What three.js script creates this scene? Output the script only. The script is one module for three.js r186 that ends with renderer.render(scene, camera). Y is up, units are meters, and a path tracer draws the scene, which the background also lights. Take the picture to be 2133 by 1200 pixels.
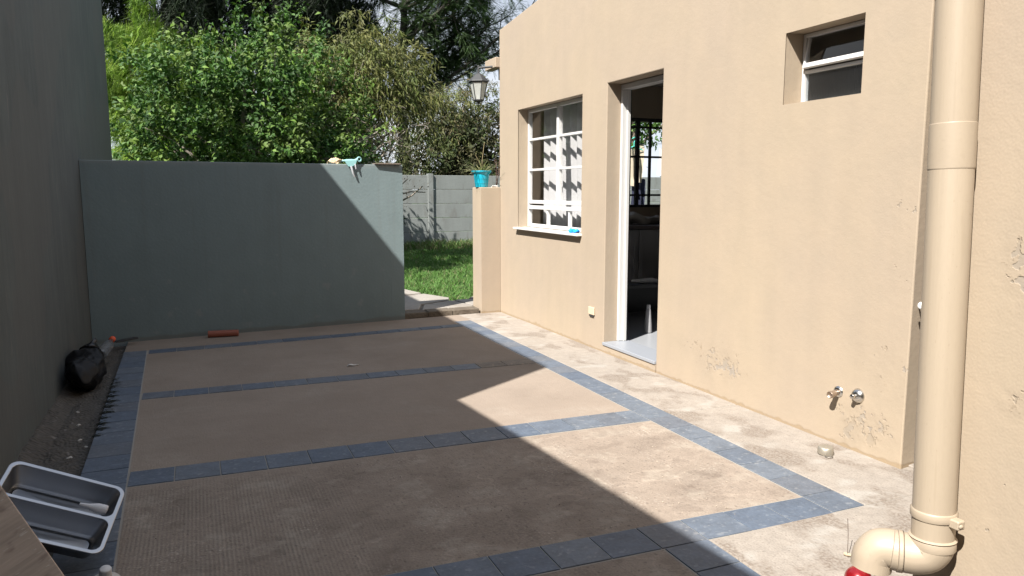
import * as THREE from 'three';
import { RoundedBoxGeometry } from 'three/addons/geometries/RoundedBoxGeometry.js';
import { mergeGeometries, mergeVertices } from 'three/addons/utils/BufferGeometryUtils.js';

// ------------------------------------------------------------------ camera, sky, sun, exposure
const scene = new THREE.Scene();
const camera = new THREE.PerspectiveCamera(42.447, 1024 / 576, 0.05, 800);
camera.rotation.order = 'YXZ';
camera.position.set(0, 1.28, 0);
camera.rotation.set(THREE.MathUtils.degToRad(-7.449), THREE.MathUtils.degToRad(-22.988), 0);
scene.add(camera);

const renderer = new THREE.WebGLRenderer({ antialias: true });
renderer.setSize(1024, 576);
renderer.toneMapping = THREE.LinearToneMapping;
renderer.toneMappingExposure = 2.45;
renderer.shadowMap.enabled = true;

const SUN_DIR = new THREE.Vector3(-1, 1.257, 0.634).normalize();
const sun = new THREE.DirectionalLight(new THREE.Color(1.0, 0.95, 0.88), 4.4);
sun.position.copy(SUN_DIR).multiplyScalar(40);
sun.castShadow = true;
sun.shadow.radius = 1.0;
sun.shadow.mapSize.set(2048, 2048);
Object.assign(sun.shadow.camera, { left: -20, right: 20, top: 20, bottom: -20, near: 1, far: 100 });
scene.add(sun); scene.add(sun.target);

// ------------------------------------------------------------------ random numbers and noise
function rng(seed) { let a = seed >>> 0; return () => { a = (a + 0x6D2B79F5) >>> 0; let t = a; t = Math.imul(t ^ (t >>> 15), t | 1); t ^= t + Math.imul(t ^ (t >>> 7), t | 61); return ((t ^ (t >>> 14)) >>> 0) / 4294967296; }; }
const PERM = new Uint8Array(512); { const r = rng(77); const p = [...Array(256).keys()]; for (let i = 255; i > 0; i--) { const j = Math.floor(r() * (i + 1)); [p[i], p[j]] = [p[j], p[i]]; } for (let i = 0; i < 512; i++) PERM[i] = p[i & 255]; }
const GX = new Float32Array(256), GY = new Float32Array(256); for (let i = 0; i < 256; i++) { GX[i] = Math.cos(i * 2.399963); GY[i] = Math.sin(i * 2.399963); }
function noise(x, y) {
  const xi = Math.floor(x), yi = Math.floor(y), fx = x - xi, fy = y - yi, X = xi & 255, Y = yi & 255;
  const u = fx * fx * fx * (fx * (fx * 6 - 15) + 10), v = fy * fy * fy * (fy * (fy * 6 - 15) + 10);
  const a = PERM[PERM[X] + Y], b = PERM[PERM[(X + 1) & 255] + Y], c = PERM[PERM[X] + ((Y + 1) & 255)], d = PERM[PERM[(X + 1) & 255] + ((Y + 1) & 255)];
  const n0 = GX[a] * fx + GY[a] * fy, n1 = GX[b] * (fx - 1) + GY[b] * fy, n2 = GX[c] * fx + GY[c] * (fy - 1), n3 = GX[d] * (fx - 1) + GY[d] * (fy - 1);
  return (n0 + u * (n1 - n0) + v * (n2 - n0 + u * (n3 - n2 - n1 + n0))) * 1.45;
}
function fbm(x, y, o) { let s = 0, a = 0.5, t = 0; for (let i = 0; i < o; i++) { s += a * noise(x + i * 17.3, y - i * 9.1); t += a; a *= 0.5; x *= 2.03; y *= 2.03; } return s / t; }
const cl = (x, a = 0, b = 1) => (x < a ? a : x > b ? b : x);
const sst = (a, b, x) => { const t = cl((x - a) / (b - a)); return t * t * (3 - 2 * t); };
const mix = (a, b, t) => a + (b - a) * t;
const mix3 = (a, b, t) => [mix(a[0], b[0], t), mix(a[1], b[1], t), mix(a[2], b[2], t)];
const enc = (c) => { c = cl(c); return 255 * (c <= 0.0031308 ? c * 12.92 : 1.055 * Math.pow(c, 1 / 2.4) - 0.055); };
const whole = (x, y, ox, oy, w, h) => Math.hypot((x - ox) / w, (y - oy) / h);

// colour map + bump map of one surface: fn(u, v in metres) -> [r, g, b (linear), height 0..1]
function skin(w, h, x0, y0, sx, sy, fn, repeat = false) {
  const c = new Uint8Array(w * h * 4), b = new Uint8Array(w * h * 4);
  for (let j = 0; j < h; j++) for (let i = 0; i < w; i++) {
    const r = fn(x0 + (i + 0.5) / w * sx, y0 + (j + 0.5) / h * sy), k = 4 * (j * w + i);
    c[k] = enc(r[0]); c[k + 1] = enc(r[1]); c[k + 2] = enc(r[2]); c[k + 3] = 255;
    b[k] = b[k + 1] = b[k + 2] = 255 * cl(r[3]); b[k + 3] = 255;
  }
  const mk = (d, srgb) => { const t = new THREE.DataTexture(d, w, h, THREE.RGBAFormat); t.magFilter = THREE.LinearFilter; t.minFilter = THREE.LinearFilter; t.wrapS = t.wrapT = THREE.RepeatWrapping; if (srgb) t.colorSpace = THREE.SRGBColorSpace; t.needsUpdate = true; return t; };
  return { map: mk(c, true), bumpMap: mk(b, false), x0, y0, sx, sy, ox: 0 };
}

// sky: clear blue with broken white cloud
{
  const w = 1024, h = 512, d = new Float32Array(w * h * 4);
  for (let j = 0; j < h; j++) for (let i = 0; i < w; i++) {
    const lat = ((j + 0.5) / h - 0.5) * Math.PI, lon = (i + 0.5) / w * 2 * Math.PI, y = Math.max(Math.sin(lat), 0.0), cx = Math.cos(lon) * Math.cos(lat), cz = Math.sin(lon) * Math.cos(lat);
    const t = Math.pow(1 - y, 3);
    let col = mix3([0.155, 0.185, 0.245], [0.35, 0.375, 0.41], t);
    const q = 1.6 / (y + 0.25), n = fbm(cx * q + 3.1, cz * q + 1.7, 5);
    col = mix3(col, [0.46, 0.465, 0.475], 0.85 * sst(-0.02, 0.42, n));
    const k = 4 * (j * w + i); d[k] = col[0]; d[k + 1] = col[1]; d[k + 2] = col[2]; d[k + 3] = 1;
  }
  const t = new THREE.DataTexture(d, w, h, THREE.RGBAFormat, THREE.FloatType); t.mapping = THREE.EquirectangularReflectionMapping; t.magFilter = t.minFilter = THREE.LinearFilter; t.needsUpdate = true;
  scene.background = t; scene.environment = t; 
}
scene.backgroundIntensity = 1.12; scene.environmentIntensity = 1.12;

// ------------------------------------------------------------------ helpers
const used = {};
function numbered(n) { used[n] = (used[n] ?? -1) + 1; return used[n] ? `${n}_${String(used[n]).padStart(3, '0')}` : n; }
const V = (x, y, z) => new THREE.Vector3(x, y, z);
function tag(o, label, category, group, kind) { if (label) o.userData.label = label; if (category) o.userData.category = category; if (group) o.userData.group = group; if (kind) o.userData.kind = kind; return o; }
function base(name, p = [0, 0, 0], turn = 0, parent = scene) { const g = new THREE.Group(); g.name = parent === scene ? numbered(name) : name; g.position.set(...p); g.rotation.y = turn; parent.add(g); return g; }
function obj(name, geo, mat, parent = scene) { const g = Array.isArray(geo) ? merge(geo) : geo; const m = new THREE.Mesh(g, mat); m.name = parent === scene ? numbered(name) : name; m.castShadow = m.receiveShadow = true; parent.add(m); return m; }
function merge(list) {
  list = list.map((g) => { g = g.index ? g.toNonIndexed() : g; for (const k of Object.keys(g.attributes)) if (!['position', 'normal', 'uv', 'color'].includes(k)) g.deleteAttribute(k); if (!g.attributes.uv) g.setAttribute('uv', new THREE.BufferAttribute(new Float32Array(g.attributes.position.count * 2), 2)); if (!g.attributes.normal) g.computeVertexNormals(); return g; });
  return mergeGeometries(list);
}
const box = (x0, x1, y0, y1, z0, z1) => new THREE.BoxGeometry(Math.abs(x1 - x0), Math.abs(y1 - y0), Math.abs(z1 - z0)).translate((x0 + x1) / 2, (y0 + y1) / 2, (z0 + z1) / 2);
const rbox = (x0, x1, y0, y1, z0, z1, r = 0.006, s = 2) => new RoundedBoxGeometry(x1 - x0, y1 - y0, z1 - z0, s, r).translate((x0 + x1) / 2, (y0 + y1) / 2, (z0 + z1) / 2);
const place = (g, p, e = [0, 0, 0]) => g.applyMatrix4(new THREE.Matrix4().compose(V(...p), new THREE.Quaternion().setFromEuler(new THREE.Euler(...e)), V(1, 1, 1)));
// uv in metres from place, by the way each face points (walls along z: (z + x, y); floors: (x, z))
function metric(g, s, turn) {
  g = g.index ? g.toNonIndexed() : g; g.computeVertexNormals();
  const p = g.attributes.position, n = g.attributes.normal, uv = new Float32Array(p.count * 2);
  for (let i = 0; i < p.count; i++) {
    const x = p.getX(i), y = p.getY(i), z = p.getZ(i), ny = Math.abs(n.getY(i));
    let u, v;
    if (turn === 'floor') { u = x + y * 0.9; v = z + y * 0.7; } else if (ny > 0.8) { u = z + x * 0.3; v = y + x; } else { u = turn === 'x' ? x + z * 0.8 : z + x - s.ox; v = y; }
    uv[2 * i] = (u - s.x0) / s.sx; uv[2 * i + 1] = (v - s.y0) / s.sy;
  }
  g.setAttribute('uv', new THREE.BufferAttribute(uv, 2)); return g;
}
// upright prism over a polygon of [x, z] points
function prism(poly, y0, y1, bevel = 0) {
  const sh = new THREE.Shape(poly.map(([x, z]) => new THREE.Vector2(x, -z)));
  const g = new THREE.ExtrudeGeometry(sh, { depth: y1 - y0 - 2 * bevel, bevelEnabled: bevel > 0, bevelSize: bevel, bevelThickness: bevel, bevelOffset: -bevel, bevelSegments: 1 });
  return g.rotateX(-Math.PI / 2).translate(0, y0 + bevel, 0);
}
// wall sheet along z with openings; pts [z, y]
function wallZ(pts, holes, x0, x1, bevel = 0.006) {
  const q = ([z, y]) => new THREE.Vector2(-z, y), sh = new THREE.Shape(pts.map(q));
  for (const [z0, z1, y0, y1] of holes) sh.holes.push(new THREE.Path([[z0, y0], [z1, y0], [z1, y1], [z0, y1]].map(q)));
  const g = new THREE.ExtrudeGeometry(sh, { depth: x1 - x0 - 2 * bevel, bevelEnabled: bevel > 0, bevelSize: bevel, bevelThickness: bevel, bevelOffset: -bevel, bevelSegments: 2 });
  return g.rotateY(Math.PI / 2).translate(x0 + bevel, 0, 0);
}
function wallX(pts, holes, z0, z1) {
  const q = ([x, y]) => new THREE.Vector2(x, y), sh = new THREE.Shape(pts.map(q));
  for (const [x0, x1, y0, y1] of holes) sh.holes.push(new THREE.Path([[x0, y0], [x1, y0], [x1, y1], [x0, y1]].map(q)));
  return new THREE.ExtrudeGeometry(sh, { depth: z1 - z0, bevelEnabled: false }).translate(0, 0, z0);
}
// tube with changing radius along points
function taper(pts, radii, sides = 6, caps = true) {
  const pos = [], idx = [], n = pts.length; let up = V(0.3, 0.2, 1).normalize();
  for (let i = 0; i < n; i++) {
    const t = pts[Math.min(i + 1, n - 1)].clone().sub(pts[Math.max(i - 1, 0)]).normalize();
    const a = up.clone().addScaledVector(t, -up.dot(t)); if (a.lengthSq() < 1e-6) a.set(1, 0.1, 0).addScaledVector(t, -t.x); a.normalize(); up = a; const b = t.clone().cross(a);
    const r = Array.isArray(radii) ? radii[i] : radii;
    for (let k = 0; k < sides; k++) { const w = k / sides * 2 * Math.PI; pos.push(pts[i].x + r * (Math.cos(w) * a.x + Math.sin(w) * b.x), pts[i].y + r * (Math.cos(w) * a.y + Math.sin(w) * b.y), pts[i].z + r * (Math.cos(w) * a.z + Math.sin(w) * b.z)); }
    if (i) for (let k = 0; k < sides; k++) { const p = (i - 1) * sides + k, q = (i - 1) * sides + (k + 1) % sides; idx.push(p, q, q + sides, p, q + sides, p + sides); }
  }
  if (caps) for (const [s, e] of [[0, 0], [n - 1, 1]]) { const c = pos.length / 3; pos.push(pts[s].x, pts[s].y, pts[s].z); for (let k = 0; k < sides; k++) { const p = s * sides + k, q = s * sides + (k + 1) % sides; e ? idx.push(c, p, q) : idx.push(c, q, p); } }
  const g = new THREE.BufferGeometry(); g.setAttribute('position', new THREE.BufferAttribute(new Float32Array(pos), 3)); g.setIndex(idx); g.computeVertexNormals();
  const uv = new Float32Array(pos.length / 3 * 2); let len = 0; for (let i = 0; i < n; i++) { if (i) len += pts[i].distanceTo(pts[i - 1]); for (let k = 0; k < sides; k++) { uv[2 * (i * sides + k)] = 0.5 + 0.5 * Math.cos(k / sides * 2 * Math.PI); uv[2 * (i * sides + k) + 1] = len; } }
  g.setAttribute('uv', new THREE.BufferAttribute(uv, 2)); return g;
}
const curve = (pts, n) => new THREE.CatmullRomCurve3(pts.map((p) => V(...p)), false, 'catmullrom', 0.4).getPoints(n);
const lathe = (prof, n = 32) => new THREE.LatheGeometry(prof.map(([r, y]) => new THREE.Vector2(r, y)), n);
const cyl = (r0, r1, h, n = 24, open = false) => new THREE.CylinderGeometry(r0, r1, h, n, 1, open);
// axis from a to b for things modelled along +y
function along(g, a, b) { const d = V(...b).sub(V(...a)); return g.applyMatrix4(new THREE.Matrix4().compose(V(...a), new THREE.Quaternion().setFromUnitVectors(V(0, 1, 0), d.normalize()), V(1, 1, 1))); }
// push vertices about with noise: crumpled cloth, lumps of bags
function crumple(g, amp, freq, seed = 0) {
  g = mergeVertices(g.deleteAttribute('uv') && g.deleteAttribute('normal') ? g : g, 1e-4); const p = g.attributes.position;
  for (let i = 0; i < p.count; i++) { const x = p.getX(i), y = p.getY(i), z = p.getZ(i); p.setXYZ(i, x + amp * fbm(y * freq + seed, z * freq + 3, 3), y + amp * fbm(z * freq + seed + 9, x * freq, 3), z + amp * fbm(x * freq + seed, y * freq + 21, 3)); }
  g.computeVertexNormals(); return g;
}
const M = (o) => new THREE.MeshStandardMaterial({ roughness: 0.85, ...o });
const P = (o) => new THREE.MeshPhysicalMaterial({ roughness: 0.6, ...o });
const lin = (r, g, b) => new THREE.Color().setRGB(r, g, b);
const skinned = (s, bump, o = {}) => M({ map: s.map, bumpMap: s.bumpMap, bumpScale: bump, roughness: 0.92, ...o });

// ------------------------------------------------------------------ surfaces
// painted render of the house: paint, patches, flakes and the places where paint has come off
const WALL_A = [0.372, 0.303, 0.228];
function stucco(z, y, dirt) {
  const big = fbm(z * 1.1, y * 0.8, 3), fine = fbm(z * 34, y * 30, 3), mid = fbm(z * 7, y * 6, 4), streak = fbm(z * 9 + 40, y * 0.7, 3), grain = noise(z * 160, y * 150);
  let k = 1 + 0.05 * big + 0.05 * mid + 0.035 * streak + 0.02 * grain;
  let c = [WALL_A[0] * k, WALL_A[1] * (k - 0.01 * mid), WALL_A[2] * (k - 0.05 * big - 0.02 * mid)], h = 0.5 + 0.16 * mid + 0.12 * fine + 0.05 * grain;
  // roller edges of repaired patches
  const pt = noise(Math.floor(z * 2.2 + 0.4 * noise(y * 2, 3)) * 3.7, Math.floor(y * 1.4) * 5.1); c = c.map((q) => q * (1 + 0.02 * pt));
  if (dirt) {
    let m = 0;
    for (const [oz, oy, w, hh, s] of dirt) m = Math.max(m, s * (1 - sst(0.35, 1, whole(z, y, oz, oy, w, hh))));
    const flake = fbm(z * 13 + 7, y * 12, 5) * 0.75 + 0.5 * fbm(z * 48, y * 44 + 5, 3);
    const edge = flake - mix(0.62, 0.02, m);
    if (m > 0.02) {
      h += 0.34 * m * fbm(z * 26, y * 24 + 11, 4); c = mix3(c, [0.30, 0.245, 0.185], 0.35 * m * cl(0.5 + 1.6 * fbm(z * 10, y * 9 + 3, 5)));
      const off = sst(0.0, 0.05, edge) * sst(0.05, 0.25, m);
      c = mix3(c, mix3([0.27, 0.25, 0.23], [0.31, 0.245, 0.17], cl(0.5 + fbm(z * 8, y * 8, 2))), off * 0.6); h -= 0.4 * off;
      const rim = sst(-0.05, 0, edge) * (1 - sst(0, 0.03, edge)) * sst(0.1, 0.3, m); c = mix3(c, [0.2, 0.15, 0.1], 0.35 * rim); h += 0.12 * rim;
    }
  }
  // splashes and rubbed-off paint along the foot of the wall
  const foot = 0.018 + 0.035 * Math.max(0, fbm(z * 2.3, 4, 3)) + 0.02 * Math.abs(noise(z * 13, 1)), ft = 1 - sst(foot * 0.6, foot, y);
  c = mix3(c, [0.27, 0.19, 0.105], 0.55 * ft); h -= 0.25 * ft;
  return [c[0], c[1], c[2], h];
}
const HOUSE = skin(2048, 1280, -7.6, -0.1, 5.5, 3.5, (z, y) => stucco(z, y, [[-3.64, 0.22, 0.36, 0.19, 0.85], [-3.86, 0.27, 0.3, 0.1, 0.6], [-2.55, 0.14, 0.27, 0.16, 0.95], [-2.42, 0.42, 0.16, 0.3, 0.45], [-3.43, 0.25, 0.1, 0.08, 0.4], [-2.55, 0.5, 0.14, 0.14, 0.35], [-2.4, 1.1, 0.12, 0.6, 0.3]]));
const NEARW = skin(1024, 1400, -1.6, -0.1, 1.6, 2.2, (z, y) => stucco(z * 1.0 + 50, y, [[48.86, 1.1, 0.14, 0.2, 0.75], [48.84, 0.75, 0.08, 0.06, 0.8], [48.82, 0.45, 0.16, 0.2, 0.4], [48.86, 1.36, 0.1, 0.1, 0.3]]));
HOUSE.ox = 2.94; NEARW.ox = 1.868;
const mHouse = skinned(HOUSE, 0.0035), mNear = skinned(NEARW, 0.003);

const LEFTW = skin(2048, 820, -10.2, 0, 10.4, 4.2, (z, y) => {
  const st = fbm(z * 14, y * 0.9, 4), big = fbm(z * 0.8 + 5, y * 0.8, 3), mid = fbm(z * 4, y * 3, 4), fine = fbm(z * 40, y * 14, 3);
  const k = 1 + 0.2 * st + 0.16 * big + 0.16 * mid + 0.09 * fine;
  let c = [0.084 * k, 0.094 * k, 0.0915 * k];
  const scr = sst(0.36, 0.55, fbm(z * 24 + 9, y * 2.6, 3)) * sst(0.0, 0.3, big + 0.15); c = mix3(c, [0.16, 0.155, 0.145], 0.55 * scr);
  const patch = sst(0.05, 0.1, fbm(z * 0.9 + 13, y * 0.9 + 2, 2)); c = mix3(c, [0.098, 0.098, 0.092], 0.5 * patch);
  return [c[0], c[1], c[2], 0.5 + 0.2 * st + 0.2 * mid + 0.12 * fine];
});
LEFTW.ox = -0.857;
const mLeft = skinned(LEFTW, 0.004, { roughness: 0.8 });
const BACKW = skin(1024, 560, -1, 0, 3, 1.65, (x, y) => {
  const big = fbm(x * 1.3, y * 1.3 + 7, 3), mid = fbm(x * 6, y * 5, 4), fine = fbm(x * 50, y * 46, 3), st = fbm(x * 10, y * 0.9 + 3, 3);
  const k = 1 + 0.06 * big + 0.05 * mid + 0.03 * fine + 0.04 * st;
  let c = [0.170 * k, 0.222 * k, 0.232 * k];
  const run = sst(0.15, 0.5, fbm(x * 16 + 7, y * 0.55 + 2, 4)); c = mix3(c, [0.15, 0.175, 0.178], 0.35 * run * cl(0.7 + fine)); const scuff = sst(0.3, 0.5, fbm(x * 9 + 31, y * 7, 5)) * sst(0.9, 0.3, y); c = mix3(c, [0.27, 0.285, 0.28], 0.35 * scuff);
  const sp = sst(0.5, 0.62, fbm(x * 22 + 3, y * 18, 3)); c = mix3(c, [0.29, 0.3, 0.3], 0.3 * sp);
  const top = sst(1.49 + 0.02 * noise(x * 8, 2), 1.53, y); c = mix3(c, [0.26, 0.28, 0.275], 0.4 * top);
  const ft = 1 - sst(0.02, 0.05 + 0.04 * noise(x * 5, 1), y); c = mix3(c, [0.13, 0.12, 0.105], 0.5 * ft);
  return [c[0], c[1], c[2], 0.5 + 0.2 * big + 0.16 * mid + 0.14 * fine];
});
const mBack = skinned(BACKW, 0.0045, { roughness: 0.75 });

// concrete of the patio: combed panels, the walk by the house, its stains
const PATIO = skin(2048, 2048, -1.1, -7.5, 4.6, 7.5, (x, z) => {
  const big = fbm(x * 0.9 + 2, z * 0.9, 4), mid = fbm(x * 4.5, z * 4.5 + 8, 4), fine = fbm(x * 24, z * 24, 4), grit = noise(x * 170, z * 150), grit2 = noise(x * 83, z * 97);
  const walk = sst(2.46, 2.48, x) > 0.5 || (z > -2.11 && x > 1.684);
  let c, h = 0.5 + 0.16 * fine + 0.13 * grit + 0.12 * grit2;
  if (walk) {
    const k = 1 + 0.08 * big + 0.10 * mid + 0.16 * fine + 0.16 * grit; c = [0.30 * k, 0.265 * k, 0.23 * k];
    const near = sst(-5.4, -3.2, z), s = sst(0.0, 0.24, fbm(x * 4.6 + 3, z * 3.6 + 11, 6) + 0.10 * near - 0.06);
    c = mix3(c, [0.15, 0.115, 0.088], 0.8 * s * cl(0.5 + 0.7 * fine + 0.8 * grit + 0.6 * grit2)); h += 0.12 * s * fine;
    const lime = sst(0.1, 0.4, fbm(x * 3 + 30, z * 5, 4)); c = mix3(c, [0.37, 0.35, 0.32], 0.6 * lime * (1 - s));
    const spk = sst(0.45, 0.7, noise(x * 120 + 7, z * 110)); c = mix3(c, [0.11, 0.09, 0.075], 0.5 * spk * near);
    const drag = noise(x * 9, z * 2.4 + 4 * noise(x * 2, z)); h += 0.05 * drag;
  } else {
    const wv = sst(-3.5, -3.3, z), k = 1 + 0.05 * big + 0.06 * mid + (0.07 + 0.12 * wv) * fine + (0.07 + 0.08 * wv) * grit + 0.08 * wv * grit2; c = [0.278 * k, 0.228 * k, 0.186 * k];
    const wear = sst(-3.55, -3.3, z), s = sst(-0.02, 0.28, fbm(x * 2.6 + 1, z * 3.0 + 3, 6)) * (0.3 + 0.7 * wear);
    c = mix3(c, [0.165, 0.13, 0.105], 0.7 * s * cl(0.55 + 0.8 * grit2 + 0.9 * fine));
    const mot = sst(-0.1, 0.35, fbm(x * 1.5 + 40, z * 1.9, 6)); c = mix3(c, [0.195 * k, 0.155 * k, 0.122 * k], 0.38 * mot * cl(0.6 + 0.8 * fine + 0.4 * grit)); const pale = sst(0.12, 0.4, fbm(x * 2.2 + 70, z * 3.1 + 9, 5)); c = mix3(c, [0.32, 0.28, 0.235], 0.4 * pale * cl(0.5 + fine));
    // comb lines, worn away towards the house
    const comb = sst(0.9, 0.1, x + 0.35 * fbm(x * 2, z * 2 + 20, 3)) * sst(-3.6, -3.2, z), ln = 0.5 + 0.5 * Math.sin((x + 0.0015 * noise(x * 6, z * 3)) * 2 * Math.PI / 0.0145), br = sst(-0.15, 0.45, fbm(x * 9 + 5, z * 4, 4) + 0.15);
    h += 0.16 * comb * (ln - 0.5) * br; c = mix3(c, [0.34, 0.3, 0.25], 0.3 * comb * ln * br); c = mix3(c, [0.14, 0.115, 0.095], 0.3 * comb * (1 - ln));
    // bare aggregate and trowel ridges
    const agg = wear * sst(0.05, 0.4, fbm(x * 3 + 14, z * 3 + 2, 3)) * sst(0.35, 0.6, noise(x * 95, z * 105)); c = mix3(c, [0.45, 0.41, 0.36], 0.6 * agg); h += 0.2 * agg;
    const pit = sst(0.5, 0.7, noise(x * 60 + 4, z * 60)) * wear; c = mix3(c, [0.115, 0.095, 0.078], 0.5 * pit); h -= 0.15 * pit;
    const blot = wear * sst(0.12, 0.3, fbm(x * 5.5 + 21, z * 6.5 + 4, 5)); c = mix3(c, [0.37, 0.325, 0.27], 0.5 * blot * cl(0.6 + 0.9 * fine)); const dk = wear * sst(0.16, 0.34, fbm(x * 6.5 + 61, z * 7.5 + 14, 5)); c = mix3(c, [0.13, 0.1, 0.08], 0.45 * dk * cl(0.6 + 0.9 * fine)); const rid = Math.abs(fbm(x * 1.3 + 8, z * 2.6 + 1, 4)); if (rid < 0.012 && z > -3.4) { c = c.map((q) => q * 1.12); h += 0.15; }
  }
  return [c[0], c[1], c[2], h];
});
const mConcrete = skinned(PATIO, 0.005, { roughness: 0.95 });
const TILE = skin(1024, 1024, 0, 0, 1.2, 1.2, (x, y) => {
  const big = fbm(x * 3, y * 3, 4), mid = fbm(x * 13 + 5, y * 17, 4), fine = fbm(x * 60, y * 60, 3), dust = Math.max(sst(0.2, 0.5, fbm(x * 26 + 1, y * 30, 4)), 0.35 * sst(0.4, 0.6, noise(x * 90, y * 80)));
  const k = 1 + 0.22 * big + 0.24 * mid + 0.16 * fine; let c = [0.108 * k, 0.132 * k, 0.170 * k]; c = mix3(c, [0.25, 0.267, 0.29], 0.5 * dust);
  return [c[0], c[1], c[2], 0.5 + 0.22 * mid + 0.15 * fine];
});
const mTiles = [[1, 1, 1], [0.86, 0.9, 0.95], [1.14, 1.1, 1.05], [1.05, 0.98, 0.92]].map((k) => skinned(TILE, 0.003, { color: lin(...k), roughness: 0.62 }));
const mTileDusty = skinned(TILE, 0.003, { color: lin(1.9, 1.35, 0.9), roughness: 0.85 });
const mGrout = M({ color: lin(0.30, 0.28, 0.25), roughness: 0.95 });
const SOIL = skin(512, 512, 0, 0, 1.4, 1.4, (x, y) => { const m = fbm(x * 6, y * 6, 5), f = noise(x * 70, y * 70), w = sst(0.55, 0.7, noise(x * 40 + 3, y * 40)); let k = 1 + 0.3 * m + 0.25 * f; return [...mix3([0.085 * k, 0.075 * k, 0.064 * k], [0.24, 0.22, 0.2], 0.6 * w), 0.5 + 0.3 * m + 0.2 * f]; });
const mSoil = skinned(SOIL, 0.02);
const TURF = skin(1024, 1024, 0, 0, 6, 6, (x, y) => { const m = fbm(x * 2, y * 2, 4), f = fbm(x * 18, y * 18, 3), k = 1 + 0.35 * m + 0.4 * f; return [...mix3([0.055 * k, 0.105 * k, 0.026 * k], [0.16, 0.14, 0.07], sst(0.2, 0.6, fbm(x * 3 + 9, y * 3, 4)) * 0.5), 0.5 + 0.4 * f]; });
const mTurf = skinned(TURF, 0.03);
const FLAG = skin(768, 768, 0, 0, 2.4, 2.4, (x, y) => { const m = fbm(x * 3, y * 3, 4), f = fbm(x * 24, y * 24, 4), s = sst(0.05, 0.4, fbm(x * 2 + 9, y * 2 + 3, 4)), k = 1 + 0.12 * m + 0.14 * f; return [...mix3([0.30 * k, 0.275 * k, 0.245 * k], [0.2, 0.17, 0.145], 0.6 * s), 0.5 + 0.25 * f]; });
const mFlag = skinned(FLAG, 0.008);
const SLAB = skin(1024, 512, 0, 0, 3, 1.7, (x, y) => { const m = fbm(x * 3, y * 3, 4), f = fbm(x * 30, y * 30, 3), st = fbm(x * 7, y * 0.8, 4), k = 1 + 0.10 * m + 0.06 * f + 0.12 * st; let c = [0.19 * k, 0.207 * k, 0.203 * k]; c = mix3(c, [0.125, 0.12, 0.11], 0.5 * sst(0.1, 0.5, fbm(x * 5 + 3, y * 1.6, 4))); return [...c, 0.5 + 0.2 * f + 0.1 * m]; });
const mSlab = skinned(SLAB, 0.006);
const WOOD = skin(512, 1024, 0, 0, 0.4, 0.8, (x, y) => { const g = fbm(x * 60, y * 5, 4), m = fbm(x * 9, y * 6, 4), sc = sst(0.35, 0.55, fbm(x * 70 + 4, y * 22, 3)), k = 1 + 0.22 * g + 0.22 * m; let c = [0.52 * k, 0.39 * k, 0.29 * k]; c = mix3(c, [0.75, 0.66, 0.55], 0.6 * sc); c = mix3(c, [0.27, 0.18, 0.135], 0.6 * sst(0.2, 0.5, fbm(x * 14 + 8, y * 11, 4))); return [...c, 0.5 + 0.25 * g + 0.2 * sc]; });
const mWood = skinned(WOOD, 0.004, { roughness: 0.8 });
const BARK = skin(256, 512, 0, 0, 1, 2, (x, y) => { const g = fbm(x * 16, y * 5, 4), k = 1 + 0.5 * g; return [0.16 * k, 0.125 * k, 0.095 * k, 0.5 + 0.4 * g]; });
const mBark = M({ color: lin(0.15, 0.12, 0.095) }), mTwig = M({ color: lin(0.23, 0.2, 0.17) }), mDarkBark = M({ color: lin(0.05, 0.042, 0.036) });
const mWhite = M({ color: lin(0.6, 0.6, 0.59), roughness: 0.45 }), mDarkMetal = M({ color: lin(0.035, 0.036, 0.038), roughness: 0.5 }), mSteelFrame = M({ color: lin(0.5, 0.5, 0.5), roughness: 0.5 });
const mGlass = P({ color: 0xffffff, transmission: 1, thickness: 0, roughness: 0.02, ior: 1.5 });
const mInside = M({ color: lin(0.32, 0.29, 0.255) }), mInsideDark = M({ color: lin(0.42, 0.43, 0.44) });
const mSteel = M({ color: lin(0.43, 0.44, 0.46), metalness: 1, roughness: 0.33 });
const mChrome = M({ color: lin(0.62, 0.60, 0.57), metalness: 1, roughness: 0.25 });
const PIPEP = skin(256, 1024, 0, 0, 1, 1, (x, y) => { const st = fbm(x * 7, y * 2.2, 4), sp = sst(0.42, 0.6, fbm(x * 22, y * 60, 3)), k = 1 + 0.05 * st + 0.03 * fbm(x * 30, y * 40, 3); return [...mix3([0.385 * k, 0.317 * k, 0.238 * k], [0.29, 0.23, 0.165], 0.4 * sp + 0.25 * sst(0.2, 0.5, st)), 0.5 + 0.25 * st]; });
const mPipe = P({ map: PIPEP.map, bumpMap: PIPEP.bumpMap, bumpScale: 0.0012, roughness: 0.5, clearcoat: 0.15, clearcoatRoughness: 0.4 });

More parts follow.
